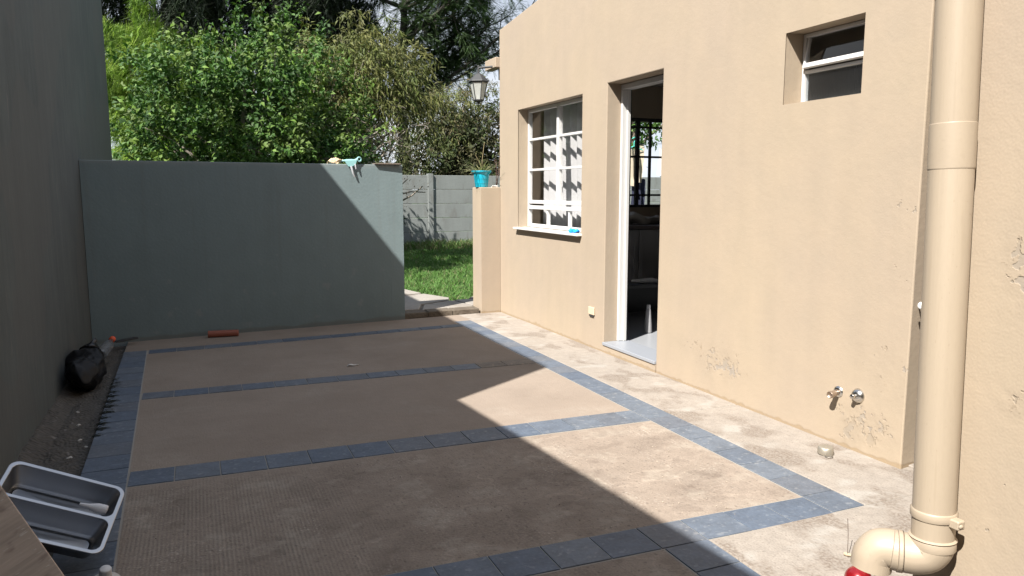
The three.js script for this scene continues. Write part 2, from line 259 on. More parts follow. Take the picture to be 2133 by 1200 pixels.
// ------------------------------------------------------------------ ground
{
  const g = obj('ground', new THREE.PlaneGeometry(500, 500).rotateX(-Math.PI / 2).translate(0, -0.06, -60), mTurf); tag(g, null, null, null, 'structure');
  const uv = g.geometry.attributes.uv; for (let i = 0; i < uv.count; i++) uv.setXY(i, uv.getX(i) * 84, uv.getY(i) * 84);
}
const patio = base('patio'); tag(patio, null, null, null, 'structure');
const xL = (z) => -0.585 + (z + 6.55) * 0.0157, xR = (z) => -0.42 + (z + 6.48) * 0.0262;
const zBackWall = (x) => -6.99 - (x + 0.855) * 0.0766;
obj('grout_bed', prism([[xL(-7.1) + 0.004, zBackWall(-0.6)], [3.3, zBackWall(3.3)], [3.3, 1.4], [xL(1.4), 1.4]], -0.05, -0.0005), mGrout, patio);
const zb = [(x) => -6.56 - (x + 0.585) * 0.055, (x) => -6.42 - (x + 0.585) * 0.06], z2 = [(x) => -5.153 + (x + 0.37) * 0.0226, (x) => -5.0 + (x + 0.37) * 0.0226], z3 = [(x) => -3.686 + (x + 0.344) * 0.0247, (x) => -3.504 + (x + 0.344) * 0.034], z4 = [(x) => -2.285 + (x - 1.7) * 0.03, (x) => -2.112 + (x - 1.7) * 0.03];
const e = 0.005, XI = 2.298, XO = 2.464;
const panel = (name, poly, top = 0) => obj(name, metric(prism(poly, -0.04, top, 0.003), PATIO, 'floor'), mConcrete, patio);
const strip = (za, zb_, x0f, x1) => [[x0f(za(0)) + e, za(x0f(za(0))) + e], [x1, za(x1) + e], [x1, zb_(x1) - e], [x0f(zb_(0)) + e, zb_(x0f(zb_(0))) - e]];
panel('concrete_panel', [[xL(-6.9), zBackWall(-0.55)], [2.93, zBackWall(2.93)], [2.93, zb[0](2.9) - e], [xL(-6.6), zb[0](-0.58) - e]]);
panel('concrete_panel', strip(zb[1], z2[0], xR, XI - e));
panel('concrete_panel', strip(z2[1], z3[0], xR, XI - e));
panel('concrete_panel', strip(z3[1], z4[0], xR, XI - e));
panel('concrete_panel', strip(z4[1], () => 1.4, xR, 1.49));
// walk by the house, with its pour joints
const wj = [zb[1](2.6) - 0.16, -5.79, -3.47, -2.1];
for (let i = 0; i < 3; i++) panel('walk_slab', [[XO + e, wj[i] + 0.004], [3.0, wj[i] + 0.012], [3.0, wj[i + 1] - 0.004], [XO + e, wj[i + 1] - 0.008]], 0.004);
panel('walk_slab', [[1.686, -2.104], [3.3, -2.098], [3.3, 1.4], [1.686, 1.4]], 0.004);
panel('walk_slab', [[3.004, -3.4], [3.3, -3.4], [3.3, -2.104], [3.004, -2.104]], 0.012);
// slate-blue tiles: cut into quads between the two edges of a band
const rT = rng(5);
function band(A, B, breaks, skip) {
  for (let i = 0; i + 1 < breaks.length; i++) {
    const s = breaks[i] + 0.0025, t = breaks[i + 1] - 0.0025, c = [A(s), A(t), B(t), B(s)], dusty = skip && skip(i);
    let g = prism(c, -0.03, 0.0025 + 0.0015 * rT(), 0.0012); g = metric(g, TILE, 'floor'); const ou = rT(), ov = rT(), uv = g.attributes.uv; for (let k = 0; k < uv.count; k++) uv.setXY(k, uv.getX(k) + ou, uv.getY(k) + ov);
    obj('tile', g, dusty ? mTileDusty : mTiles[Math.floor(rT() * 4)], patio);
  }
}
const steps = (a, b, n) => Array.from({ length: n + 1 }, (_, i) => a + (b - a) * i / n);
band((z) => [XI, z], (z) => [XO, z], [...steps(-6.87, -3.625, 17), -3.44, -3.25, -3.057, -2.86, -2.666, -2.472, -2.275, -2.106]);
band((x) => [x, z4[0](x)], (x) => [x, z4[1](x)], [...steps(-0.31, 1.284, 8), 1.486, 1.683, 1.889, 2.085, 2.294]);
band((z) => [1.495, z], (z) => [1.681, z], [-2.112, -1.93, -1.735, -1.54, -1.345, -1.15, -0.95, -0.75]);
band((x) => [x, z3[0](x)], (x) => [x, z3[1](x)], [-0.338, -0.149, 0.045, 0.249, 0.446, 0.644, 0.845, 1.044, 1.243, 1.441, 1.638, 1.837, 2.015, 2.184, 2.294]);
band((x) => [x, z2[0](x)], (x) => [x, z2[1](x)], [-0.37, -0.186, 0.018, 0.222, 0.425, 0.634, 0.838, 1.045, 1.25, 1.455, 1.66, 1.86, 2.065, 2.294], (i) => i > 10);
band((x) => [x, zb[0](x)], (x) => [x, zb[1](x)], [-0.405, ...steps(-0.2, 2.294, 12)]);
band((z) => [xL(z), z], (z) => [xR(z), z], steps(-6.56, -2.15, 22));
// bare soil along the foot of the tall wall
{ const n = 40, g = new THREE.PlaneGeometry(0.34, 8.4, 8, 160).rotateX(-Math.PI / 2).translate(-0.715, -0.03, -2.9), p = g.attributes.position; for (let i = 0; i < p.count; i++) { const x = p.getX(i), z = p.getZ(i); p.setY(i, -0.034 + 0.022 * fbm(x * 7, z * 7, 4) + 0.012 * noise(x * 40, z * 40) + 0.035 * sst(-0.74, -0.87, x + 0.05 * noise(z * 3, 1))); }
  obj('soil', metric(g, SOIL, 'floor'), mSoil).userData.kind = 'structure'; }

// ------------------------------------------------------------------ walls
{
  // tall neighbouring wall on the left: high far part, lower near part with a sloping top
  const g = wallZ([[-9.78, -0.1], [1.5, -0.1], [1.5, 3.37], [-2.78, 2.885], [-2.78, 3.99], [-9.78, 3.99]], [], -1.12, -0.857, 0.004);
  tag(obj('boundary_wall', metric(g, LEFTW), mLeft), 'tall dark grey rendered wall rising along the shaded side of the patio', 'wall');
  const b = prism([[-0.853, zBackWall(-0.855)], [1.885, zBackWall(1.885)], [1.885, zBackWall(1.885) - 0.14], [-0.853, zBackWall(-0.855) - 0.14]], -0.08, 1.533, 0.005);
  tag(obj('garden_wall', metric(b, BACKW, 'x'), mBack), 'low smooth blue-grey wall closing the far end of the patio', 'wall');
}
// ------------------------------------------------------------------ house
const house = base('house'); tag(house, 'cream-tan rendered house with open doorway, two windows and sloping roof edge', 'house');
const DOOR = [-5.065, -4.325, 0.085, 2.095], KW = [-6.785, -5.455, 0.925, 2.07], SW = [-3.2, -2.675, 1.735, 2.118];
{
  const front = wallZ([[-7.26, -0.06], [DOOR[0], -0.06], [DOOR[0], 2.095], [DOOR[1], 2.095], [DOOR[1], -0.06], [-2.33, -0.06], [-2.33, 3.37], [-7.26, 2.905]], [KW, SW], 2.94, 3.10);
  const splay = (g) => { const p = g.attributes.position; for (let i = 0; i < p.count; i++) if (p.getZ(i) > -2.36 && p.getX(i) > 2.95) p.setZ(i, p.getZ(i) - (p.getX(i) - 2.946) * 0.15); return g; };
  obj('front_wall', metric(splay(front), HOUSE), mHouse, house);
  // end wall towards the passage, and far (garden) wall with the kitchen's steel window
  obj('end_wall', metric(splay(box(3.102, 3.5, -0.06, 3.36, -2.48, -2.333)), HOUSE), mHouse, house);
  obj('garden_side_wall', metric(wallX([[3.102, -0.06], [6.1, -0.06], [6.1, 2.9], [3.102, 2.9]], [[3.75, 5.35, 1.1, 2.075]], -7.258, -7.10), HOUSE), mHouse, house);
  obj('rear_wall', box(5.95, 6.1, -0.06, 2.9, -7.098, -2.482), mInside, house);
  obj('side_wall', box(3.502, 6.1, -0.06, 3.1, -2.48, -2.36), mInside, house);
  obj('ceiling', box(3.102, 5.948, 2.42, 2.5, -7.098, -2.482), mInside, house);
  obj('roof', [new THREE.BufferGeometry().copy(wallZ([[-7.2, 2.70], [-2.49, 3.14], [-2.49, 3.2], [-7.2, 2.76]], [], 3.102, 6.15, 0))], M({ color: lin(0.45, 0.36, 0.25) }), house);
  obj('floor', box(3.164, 5.948, -0.05, 0.08, -7.098, -3.95), M({ color: lin(0.33, 0.345, 0.37), roughness: 0.3 }), house);
  obj('partition_wall', box(3.102, 5.948, -0.06, 2.419, -3.94, -3.86), mInside, house);
  const ds = base('doorstep', [0, 0, 0], 0, house);
  obj('riser', metric(box(2.936, 3.09, -0.06, 0.062, DOOR[0] + 0.002, DOOR[1] - 0.002), HOUSE), mHouse, ds);
  obj('slab', rbox(2.926, 3.16, 0.064, 0.088, DOOR[0] + 0.003, DOOR[1] - 0.003, 0.004), M({ color: lin(0.29, 0.31, 0.345), roughness: 0.4 }), ds);
  // door frame of white painted steel
  const df = base('door_frame', [0, 0, 0], 0, house);
  obj('post', [rbox(3.06, 3.124, 0.09, 2.05, DOOR[0] + 0.001, DOOR[0] + 0.028, 0.004), rbox(3.1, 3.127, 0.09, 2.05, DOOR[0] + 0.03, DOOR[0] + 0.042, 0.003)], mWhite, df);
  obj('post', rbox(3.06, 3.145, 0.09, 2.05, DOOR[1] - 0.028, DOOR[1] - 0.001, 0.004), mWhite, df);
  obj('head', rbox(3.06, 3.145, 2.052, 2.09, DOOR[0] + 0.001, DOOR[1] - 0.001, 0.004), M({ color: lin(0.5, 0.5, 0.5) }), df);
  obj('seal_strip', box(3.129, 3.142, 0.085, 2.05, DOOR[0] + 0.002, DOOR[0] + 0.03), mDarkMetal, df);
  // kitchen window: white steel casement
  const kw = base('window', [0, 0, 0], 0, house), X0 = 3.045, X1 = 3.085, z0 = KW[0] + 0.003, z1 = KW[1] - 0.003, zm = (z0 + z1) / 2, t = 0.028;
  obj('frame', [rbox(X0, X1, 0.93, 2.066, z0, z0 + t, 0.003), rbox(X0, X1, 0.93, 2.066, z1 - t, z1, 0.003), rbox(X0, X1, 2.036, 2.066, z0 + t, z1 - t, 0.003), rbox(X0, X1, 0.93, 0.962, z0 + t, z1 - t, 0.003)], mWhite, kw);
  obj('mullion', rbox(X0 - 0.004, X1, 1.19, 2.036, zm - 0.02, zm + 0.02, 0.003), mWhite, kw);
  obj('transom', rbox(X0 - 0.006, X1, 1.105, 1.14, z0 + t, z1 - t, 0.003), mWhite, kw);
  obj('transom', rbox(X0, X1, 1.158, 1.192, z0 + t, z1 - t, 0.003), mWhite, kw);
  for (const y of [1.484, 1.776]) for (const [a, b] of [[z0 + t, zm - 0.02], [zm + 0.02, z1 - t]]) obj('glazing_bar', rbox(X0 + 0.004, X1 - 0.004, y - 0.011, y + 0.011, a, b, 0.003), mWhite, kw);
  for (const k of [1, 2]) { const z = z0 + (z1 - z0) * k / 3; obj('glazing_bar', rbox(X0 + 0.004, X1 - 0.004, 0.962, 1.105, z - 0.011, z + 0.011, 0.003), mWhite, kw); }
  for (const [a, b] of [[z0 + t, zm - 0.02], [zm + 0.02, z1 - t]]) for (const [c, d] of [[1.194, 1.472], [1.496, 1.764], [1.788, 2.034]]) obj('pane', new THREE.PlaneGeometry(b - a, d - c).rotateY(-Math.PI / 2).rotateX(0.004 * (rT() - 0.5)).translate(3.066, (c + d) / 2, (a + b) / 2), mGlass, kw);
  for (const k of [0, 1, 2]) { const w = (z1 - z0) / 3; obj('pane', new THREE.PlaneGeometry(w - 0.04, 0.14).rotateY(-Math.PI / 2).translate(3.066, 1.034, z0 + w * (k + 0.5)), mGlass, kw); }
  obj('sill', rbox(2.89, 3.04, 0.907, 0.926, KW[0] - 0.01, KW[1] + 0.01, 0.005), M({ color: lin(0.66, 0.65, 0.63), roughness: 0.4 }), kw);
  // little high window: tilted upper light over a fixed pane of reeded glass
  const sw = base('window', [0, 0, 0], 0, house), a0 = SW[0] + 0.002, a1 = SW[1] - 0.002;
  const mAlu = M({ color: lin(0.62, 0.62, 0.62), roughness: 0.4 });
  obj('frame', [rbox(3.065, 3.1, 1.738, 2.115, a0, a0 + 0.018, 0.003), rbox(3.065, 3.1, 1.738, 2.115, a1 - 0.018, a1, 0.003), rbox(3.065, 3.1, 1.738, 1.756, a0 + 0.018, a1 - 0.018, 0.003), rbox(3.065, 3.1, 2.097, 2.115, a0 + 0.018, a1 - 0.018, 0.003), rbox(3.068, 3.1, 1.908, 1.925, a0 + 0.018, a1 - 0.018, 0.003)], mAlu, sw);
  const sash = base('sash', [3.085, 2.095, 0], 0, sw); sash.rotation.z = -0.19;
  obj('rail', [rbox(-0.012, 0.012, -0.165, -0.14, a0 + 0.022, a1 - 0.022, 0.003), rbox(-0.01, 0.01, -0.14, 0, a0 + 0.022, a0 + 0.034, 0.003), rbox(-0.01, 0.01, -0.14, 0, a1 - 0.034, a1 - 0.022, 0.003)], mAlu, sash);
  obj('pane', new THREE.PlaneGeometry(a1 - a0 - 0.07, 0.14).rotateY(-Math.PI / 2).translate(0, -0.07, (a0 + a1) / 2), mGlass, sash);
  { const w = a1 - a0 - 0.037, g = new THREE.PlaneGeometry(w, 0.151, 44 * 4, 1).rotateY(-Math.PI / 2), p = g.attributes.position; for (let i = 0; i < p.count; i++) { const q = ((p.getZ(i) / w + 0.5) * 44) % 1; p.setX(i, -0.0024 * Math.abs(Math.sin(q * Math.PI))); } g.computeVertexNormals();
    obj('reeded_pane', g.translate(3.082, 1.832, (a0 + a1) / 2), P({ color: lin(0.86, 0.9, 0.92), transmission: 1, thickness: 0, ior: 1.5, roughness: 0.42 }), sw); }
  obj('bathroom_lining', [box(3.103, 4.6, 1.2, 1.22, -3.85, -2.49), box(4.58, 4.6, 1.22, 2.41, -3.85, -2.49)], mInsideDark, house);
  // black steel window of the kitchen, seen through the door
  const gw = base('window', [0, 0, 0], 0, house), W = [[3.75, 3.8], [4.16, 4.185], [4.5, 4.545], [4.676, 4.698], [4.95, 4.975], [5.3, 5.35]];
  obj('frame', [box(3.75, 5.35, 2.035, 2.075, -7.14, -7.1), box(3.75, 5.35, 1.1, 1.13, -7.14, -7.1), ...W.slice(0, 1).concat(W.slice(-1)).map(([a, b]) => box(a, b, 1.13, 2.035, -7.14, -7.1))], mDarkMetal, gw);
  for (const [a, b] of W.slice(1, -1)) obj('bar', box(a, b, 1.13, 2.035, -7.135, -7.105), mDarkMetal, gw);
  for (const y of [1.655, 1.235, 1.975]) obj('bar', box(3.8, 5.3, y - 0.011, y + 0.011, -7.132, -7.108), mDarkMetal, gw);
  // lintel over the passage and the corbel at the far eave
  obj('lintel', metric(box(2.942, 3.3, 2.092, 2.5, -2.328, -2.1), HOUSE), mHouse, house);
  obj('corbel', [rbox(2.895, 2.985, 2.535, 2.64, -7.56, -7.262, 0.01)], mHouse, house);
  obj('passage_wall', metric(box(3.3, 3.45, -0.06, 3.3, -2.33, 1.4), HOUSE), mHouse, house);
  // nearer wing of the house, standing forward
  obj('wing_wall', metric(wallZ([[-1.42, -0.06], [1.45, -0.06], [1.45, 3.2], [-1.42, 3.2]], [], 1.868, 2.02, 0.008), NEARW), mNear, house);
}

// ------------------------------------------------------------------ garden
obj('rear_building', box(-4.5, 6.1, -0.06, 5.4, 1.52, 3.5), mLeft); tag(scene.children.at(-1), 'dark rendered building closing the patio behind the viewer', 'building');
{
  // stone kerb of the gateway and irregular flagstones of the garden path
  const path = base('garden_path'); tag(path, null, null, null, 'structure');
  obj('mortar_bed', prism([[1.3, -7.26], [3.4, -7.36], [3.4, -8.05], [2.62, -8.1], [2.42, -9.0], [2.3, -9.9], [1.3, -9.9]], -0.08, 0.022), M({ color: lin(0.17, 0.15, 0.125) }), path);
  for (const [a, b] of [[1.88, 2.13], [2.138, 2.40], [2.408, 2.705]]) obj('kerb_stone', metric(prism([[a, zBackWall(a) - 0.005], [b, zBackWall(b) - 0.005], [b, zBackWall(b) - 0.17], [a, zBackWall(a) - 0.17]], -0.06, 0.052 + 0.006 * rT(), 0.008), FLAG, 'floor'), M({ color: lin(0.42, 0.38, 0.33), map: FLAG.map, bumpMap: FLAG.bumpMap, bumpScale: 0.025 }), path);
  const F = [[[1.5, -7.40], [2.1, -7.42], [2.22, -7.75], [1.9, -8.0], [1.5, -7.95]], [[2.12, -7.42], [2.71, -7.46], [2.715, -7.62], [2.63, -7.97], [2.24, -7.77]], [[2.73, -7.55], [3.3, -7.55], [3.3, -7.95], [2.88, -7.99], [2.66, -7.98]], [[2.2, -7.8], [2.62, -8.0], [2.68, -8.18], [2.5, -8.62], [2.05, -8.5], [1.92, -8.02]], [[1.5, -8.0], [1.88, -8.04], [2.02, -8.52], [1.6, -8.8]], [[2.04, -8.53], [2.48, -8.65], [2.4, -9.02], [2.36, -9.2], [1.95, -9.1], [1.65, -8.83]], [[1.5, -8.86], [1.92, -9.13], [2.34, -9.24], [2.3, -9.8], [1.5, -9.8]], [[2.86, -8.03], [3.1, -8.0], [3.12, -8.09], [2.95, -8.14]]];
  for (const f of F) { const c = f.reduce((s, q) => [s[0] + q[0] / f.length, s[1] + q[1] / f.length], [0, 0]); const q = f.map(([x, z]) => [c[0] + (x - c[0]) * 0.97, c[1] + (z - c[1]) * 0.97]); obj('flagstone', metric(prism(q, -0.02, 0.046 + 0.012 * rT(), 0.006), FLAG, 'floor'), mFlag, path); }
}
// lawn: blades of grass
{
  const r = rng(91), pos = [], col = [], idx = []; const N = 105000;
  for (let i = 0; i < N; i++) {
    const z = -7.9 - 9.2 * Math.pow(r(), 1.5), x = 1.6 + (r() * (4.6 + (-z - 8) * 0.35)); 
    const edge = z > -8.15 ? 2.95 : z > -9.0 ? 2.72 - (-8.15 - z) * 0.30 : 2.42 - (-9 - z) * 0.1; if (x < edge + 0.05 * noise(z * 6, 2) && z > -9.95) continue; if (x > 2.9 && z > -8.0) continue;
    const tuft = fbm(x * 1.7, z * 1.7, 3), h = (0.055 + 0.05 * r()) * (1 + 0.7 * tuft) * (z < -15.8 ? 2.2 : 1), w = 0.0035 + 0.003 * r() + (-z - 8) * 0.0004, a = r() * 6.283, ln = 0.35 + 0.6 * r(), b = r() * 6.283;
    const k = pos.length / 3, dx = Math.cos(a) * w, dz = Math.sin(a) * w, tx = Math.cos(b) * h * ln, tz = Math.sin(b) * h * ln, y0 = -0.055;
    pos.push(x - dx, y0, z - dz, x + dx, y0, z + dz, x + dx * 0.8 + tx * 0.35, y0 + h * 0.62, z + dz * 0.8 + tz * 0.35, x - dx * 0.8 + tx * 0.35, y0 + h * 0.62, z - dz * 0.8 + tz * 0.35, x + tx, y0 + h, z + tz);
    const dry = r() < 0.10 + (z < -15.8 ? 0.3 : 0), g = 0.75 + 0.5 * r() + 0.25 * tuft, c = dry ? [0.20 * g, 0.19 * g, 0.085 * g] : [0.082 * g, 0.20 * g, 0.022 * g]; for (let q = 0; q < 5; q++) col.push(...c);
    idx.push(k, k + 1, k + 2, k, k + 2, k + 3, k + 3, k + 2, k + 4);
  }
  const g = new THREE.BufferGeometry(); g.setAttribute('position', new THREE.BufferAttribute(new Float32Array(pos), 3)); g.setAttribute('color', new THREE.BufferAttribute(new Float32Array(col), 3)); g.setIndex(idx); g.computeVertexNormals();
  tag(obj('lawn_grass', g, P({ vertexColors: true, transmission: 0.35, thickness: 0, roughness: 0.75 })), 'bright green lawn grass growing between the path and the fence', 'grass', null, 'stuff');
}
// precast concrete fence: posts with five slabs in each bay
{
  const f = base('slab_fence'); tag(f, 'grey precast concrete slab fence closing the garden beyond the lawn', 'fence');
  const px = []; for (let k = -4; k <= 4; k++) px.push(5.05 + 2.15 * k);
  for (const x of px) obj('fence_post', metric(rbox(x - 0.065, x + 0.065, -0.2, 1.68, -16.87, -16.72, 0.01), SLAB, 'x'), mSlab, f);
  for (let k = 0; k + 1 < px.length; k++) for (let j = 0; j < 5; j++) { const g = metric(rbox(px[k] + 0.05, px[k + 1] - 0.05, 0.33 * j, 0.33 * j + 0.324, -16.82 - 0.004 * rT(), -16.775 + 0.008 * rT(), 0.008), SLAB, 'x'), uv = g.attributes.uv, a = rT(), b = rT(); for (let q = 0; q < uv.count; q++) uv.setXY(q, uv.getX(q) + a, uv.getY(q) + b); obj('fence_slab', g, mSlab, f); }
}
// ---- foliage
class Leaves {
  constructor() { this.p = []; this.c = []; this.i = []; }
  leaf(p, d, n, len, wid, c, fold = 0.25, curl = 0.2) {
    const s = d.clone().cross(n).normalize(), u = s.clone().cross(d).normalize(), k = this.p.length / 3;
    const put = (a, b, h) => this.p.push(p.x + d.x * a + s.x * b + u.x * h, p.y + d.y * a + s.y * b + u.y * h, p.z + d.z * a + s.z * b + u.z * h);
    put(0, 0, 0); put(len * 0.45, -wid / 2, wid * fold); put(len * 0.5, 0, len * curl * 0.3); put(len * 0.45, wid / 2, wid * fold); put(len, 0, -len * curl);
    for (let q = 0; q < 5; q++) this.c.push(c[0], c[1], c[2]);
    this.i.push(k, k + 2, k + 1, k, k + 3, k + 2, k + 1, k + 2, k + 4, k + 2, k + 3, k + 4);
  }
  needle(p, d, len, w, c) {
    const s = d.clone().cross(V(0.3, 1, 0.2)).normalize(), k = this.p.length / 3;
    this.p.push(p.x - s.x * w, p.y - s.y * w, p.z - s.z * w, p.x + s.x * w, p.y + s.y * w, p.z + s.z * w, p.x + d.x * len, p.y + d.y * len - len * 0.12, p.z + d.z * len);
    for (let q = 0; q < 3; q++) this.c.push(c[0], c[1], c[2]); this.i.push(k, k + 1, k + 2);
  }
  build(name, mat, parent) { const g = new THREE.BufferGeometry(); g.setAttribute('position', new THREE.BufferAttribute(new Float32Array(this.p), 3)); g.setAttribute('color', new THREE.BufferAttribute(new Float32Array(this.c), 3)); g.setIndex(this.i); g.computeVertexNormals(); const o = obj(name, g, mat, parent); o.userData.kind = 'stuff'; return o; }
}
const mLeaf = P({ vertexColors: true, transmission: 0.42, thickness: 0, roughness: 0.6, specularIntensity: 0.45 }), mMatte = P({ vertexColors: true, transmission: 0.35, thickness: 0, roughness: 0.7, specularIntensity: 0.4 });
const onS = (r) => { const z = 2 * r() - 1, a = r() * 6.283, q = Math.sqrt(1 - z * z); return V(q * Math.cos(a), z, q * Math.sin(a)); };
const shade = (c, k, w = 0) => [c[0] * k + w, c[1] * k + w * 0.9, c[2] * k];
// limbs from the trunk to some of the crown's clumps
function limbs(root, tips, r0, r, wob = 0.25) {
  const list = [];
  for (const t of tips) { const n = 6, pts = [], mid = V(root.x + (t.x - root.x) * 0.35, root.y + (t.y - root.y) * 0.6, root.z + (t.z - root.z) * 0.35); for (let i = 0; i <= n; i++) { const s = i / n, a = root.clone().lerp(mid, s), b = mid.clone().lerp(t, s), p = a.lerp(b, s); if (i && i < n) p.add(onS(r).multiplyScalar(wob * 0.25)); pts.push(p); } list.push(taper(pts, pts.map((_, i) => r0 * (1 - 0.85 * i / n)), 5, false)); }
  return list;
}
// broad-leaved crown: clumps on an uneven shell, each a spray of leafy twigs
function crown(o) {
  const r = rng(o.seed), L = new Leaves(), tips = [];
  for (let i = 0; i < o.clumps; i++) {
    const d = onS(r); const lump = 0.72 + 0.34 * noise(d.x * 2.1 + o.seed, d.y * 2.1 + d.z * 1.7) + 0.12 * noise(d.x * 6, d.y * 6 + d.z * 5 + o.seed), rad = Math.pow(r(), o.inner ?? 0.3) * lump;
    const c = V(o.at[0] + d.x * o.size[0] * rad, o.at[1] + d.y * o.size[1] * rad, o.at[2] + d.z * o.size[2] * rad); if (c.y < (o.floor ?? 0.2) || (o.cut && o.cut(c))) continue; tips.push(c);
    const cc = o.colors[Math.floor(r() * o.colors.length)], ck = 0.8 + 0.4 * r();
    for (let k = 0; k < o.twigs; k++) {
      const t = d.clone().multiplyScalar(0.8).add(onS(r).multiplyScalar(o.spread ?? 0.9)); t.y += o.rise ?? 0.35; t.normalize(); const p = c.clone().addScaledVector(onS(r), o.clumpR * r());
      const len = o.twigLen * (0.6 + 0.8 * r());
      for (let q = 0; q < o.per; q++) {
        const s = (q + r() * 0.6) / o.per, a = t.clone(); a.y -= (o.droop ?? 0) * s * 1.2; const at = p.clone().addScaledVector(a, len * s);
        const ld = t.clone().multiplyScalar(0.5).add(onS(r).multiplyScalar(0.75)); ld.y -= (o.hang ?? 0) ; ld.normalize(); const nn = onS(r).multiplyScalar(0.7).add(V(-0.25, 0.8, 0.15)).normalize();
        const kk = ck * (0.75 + 0.5 * r()), young = s > 0.7 && r() < (o.young ?? 0); const c3 = young ? shade(o.youngColor ?? [0.16, 0.22, 0.04], kk) : shade(cc, kk);
        L.leaf(at, ld, nn, o.leaf[0] * (0.7 + 0.6 * r()), o.leaf[1] * (0.7 + 0.6 * r()), c3, o.fold ?? 0.22, o.curl ?? 0.18);
      }
    }
  }
  return { L, tips, r };
}
function tree(name, label, category, o, group) {
  const root = V(...o.root), t = base(name, [o.root[0], 0, o.root[2]]), off = (m) => { m.position.set(-o.root[0], 0, -o.root[2]); return m; }; tag(t, label, category, group);
  const { L, tips, r } = crown(o); off(L.build('crown', o.mat ?? mLeaf, t));
  const fork = V(root.x, o.fork, root.z), pick = tips.filter((_, i) => i % Math.max(1, Math.floor(tips.length / (o.limbs ?? 24))) === 0);
  off(obj('trunk', merge([taper([root, root.clone().lerp(fork, 0.5).add(V(0.03, 0, 0.02)), fork], [o.thick * 1.2, o.thick, o.thick * 0.85], 9, false), ...limbs(fork, pick, o.thick * 0.55, r)]), o.bark ?? mBark, t));
  return t;
}
const pineTuft = (L, p, d, r, n, len, w, c) => { for (let k = 0; k < n; k++) { const a = d.clone().multiplyScalar(0.4).add(onS(r).multiplyScalar(0.9)).normalize(); L.needle(p.clone().addScaledVector(d, r() * len * 0.7), a, len * (0.7 + 0.5 * r()), w, shade(c, 0.7 + 0.6 * r())); } };
function pine(name, label, o, group) {
  const r = rng(o.seed), L = new Leaves(), t = base(name, [o.root[0], 0, o.root[2]]), off = (m) => { m.position.set(-o.root[0], 0, -o.root[2]); return m; }, tips = []; tag(t, label, 'tree', group);
  const hubs = []; for (let i = 0; i < (o.hubs ?? 90); i++) { const d = onS(r); hubs.push([d, Math.pow(r(), 0.35) * (0.72 + 0.34 * noise(d.x * 2.6 + o.seed, d.y * 2.6 + d.z * 2)), 0.10 + 0.12 * r()]); }
  for (let i = 0; i < o.tufts; i++) { const hb = hubs[Math.floor(r() * hubs.length)], hd = hb[0].clone().multiplyScalar(hb[1]).addScaledVector(onS(r), hb[2] * Math.pow(r(), 0.4)), d = hd.clone().normalize(), rad = hd.length(); const p = V(o.at[0] + d.x * o.size[0] * rad, o.at[1] + d.y * o.size[1] * rad, o.at[2] + d.z * o.size[2] * rad); if (p.y < 0.1) continue; if (i % 40 === 0) tips.push(p); const u = d.clone().multiplyScalar(0.8).add(V(0, 0.5, 0)).addScaledVector(onS(r), 0.5).normalize(); pineTuft(L, p, u, r, o.needles, o.len, o.w, o.colors[Math.floor(r() * o.colors.length)]); }
  off(L.build('crown', mMatte, t)); const root = V(...o.root), fork = V(o.root[0], o.fork, o.root[2]);
  off(obj('trunk', merge([taper([root, fork, V(o.at[0], o.at[1] + o.size[1] * 0.5, o.at[2])], [o.thick * 1.2, o.thick, 0.02], 8, false), ...limbs(fork, tips.slice(0, 24), o.thick * 0.4, r)]), o.bark ?? mBark, t)); return t;
}
const LEM = [[0.056, 0.138, 0.02], [0.074, 0.16, 0.024], [0.036, 0.10, 0.017], [0.12, 0.19, 0.035]];
tree('citrus_tree', 'dense broad-leaved green tree just behind the blue-grey wall', 'tree', { seed: 11, root: [0.82, -0.1, -11.6], fork: 0.9, thick: 0.1, at: [0.76, 1.98, -11.6], size: [2.2, 2.2, 1.7], clumps: 680, twigs: 6, per: 9, clumpR: 0.15, twigLen: 0.32, leaf: [0.085, 0.042], colors: LEM, young: 0.35, youngColor: [0.14, 0.25, 0.035], rise: 0.45, inner: 0.33, bark: mTwig });
const OLV = [[0.13, 0.155, 0.035], [0.105, 0.14, 0.03], [0.165, 0.17, 0.05], [0.12, 0.13, 0.035]];
tree('peach_tree', 'tree of narrow drooping olive-green leaves rising over the citrus tree', 'tree', { seed: 23, root: [2.3, -0.1, -13.3], fork: 1.3, thick: 0.09, at: [2.75, 3.05, -13.3], size: [1.75, 1.4, 1.3], floor: 2.75, clumps: 360, twigs: 7, per: 10, clumpR: 0.2, twigLen: 0.42, leaf: [0.12, 0.024], colors: OLV, droop: 0.9, hang: 0.9, rise: 0.3, limbs: 40, inner: 0.45, bark: mTwig, mat: mLeaf });
tree('willow_leaved_tree', 'loose thin-leaved olive tree behind the lantern and the gateway', 'tree', { seed: 29, root: [6.3, -0.1, -18.7], fork: 1.3, thick: 0.09, at: [6.3, 2.65, -18.7], size: [2.0, 2.0, 1.35], floor: 1.5, clumps: 330, twigs: 6, per: 9, clumpR: 0.2, twigLen: 0.4, leaf: [0.11, 0.02], colors: [[0.13, 0.155, 0.045], [0.165, 0.165, 0.06], [0.11, 0.14, 0.035], [0.17, 0.145, 0.065]], droop: 0.6, hang: 0.5, rise: 0.35, limbs: 40, inner: 0.5, bark: mTwig });
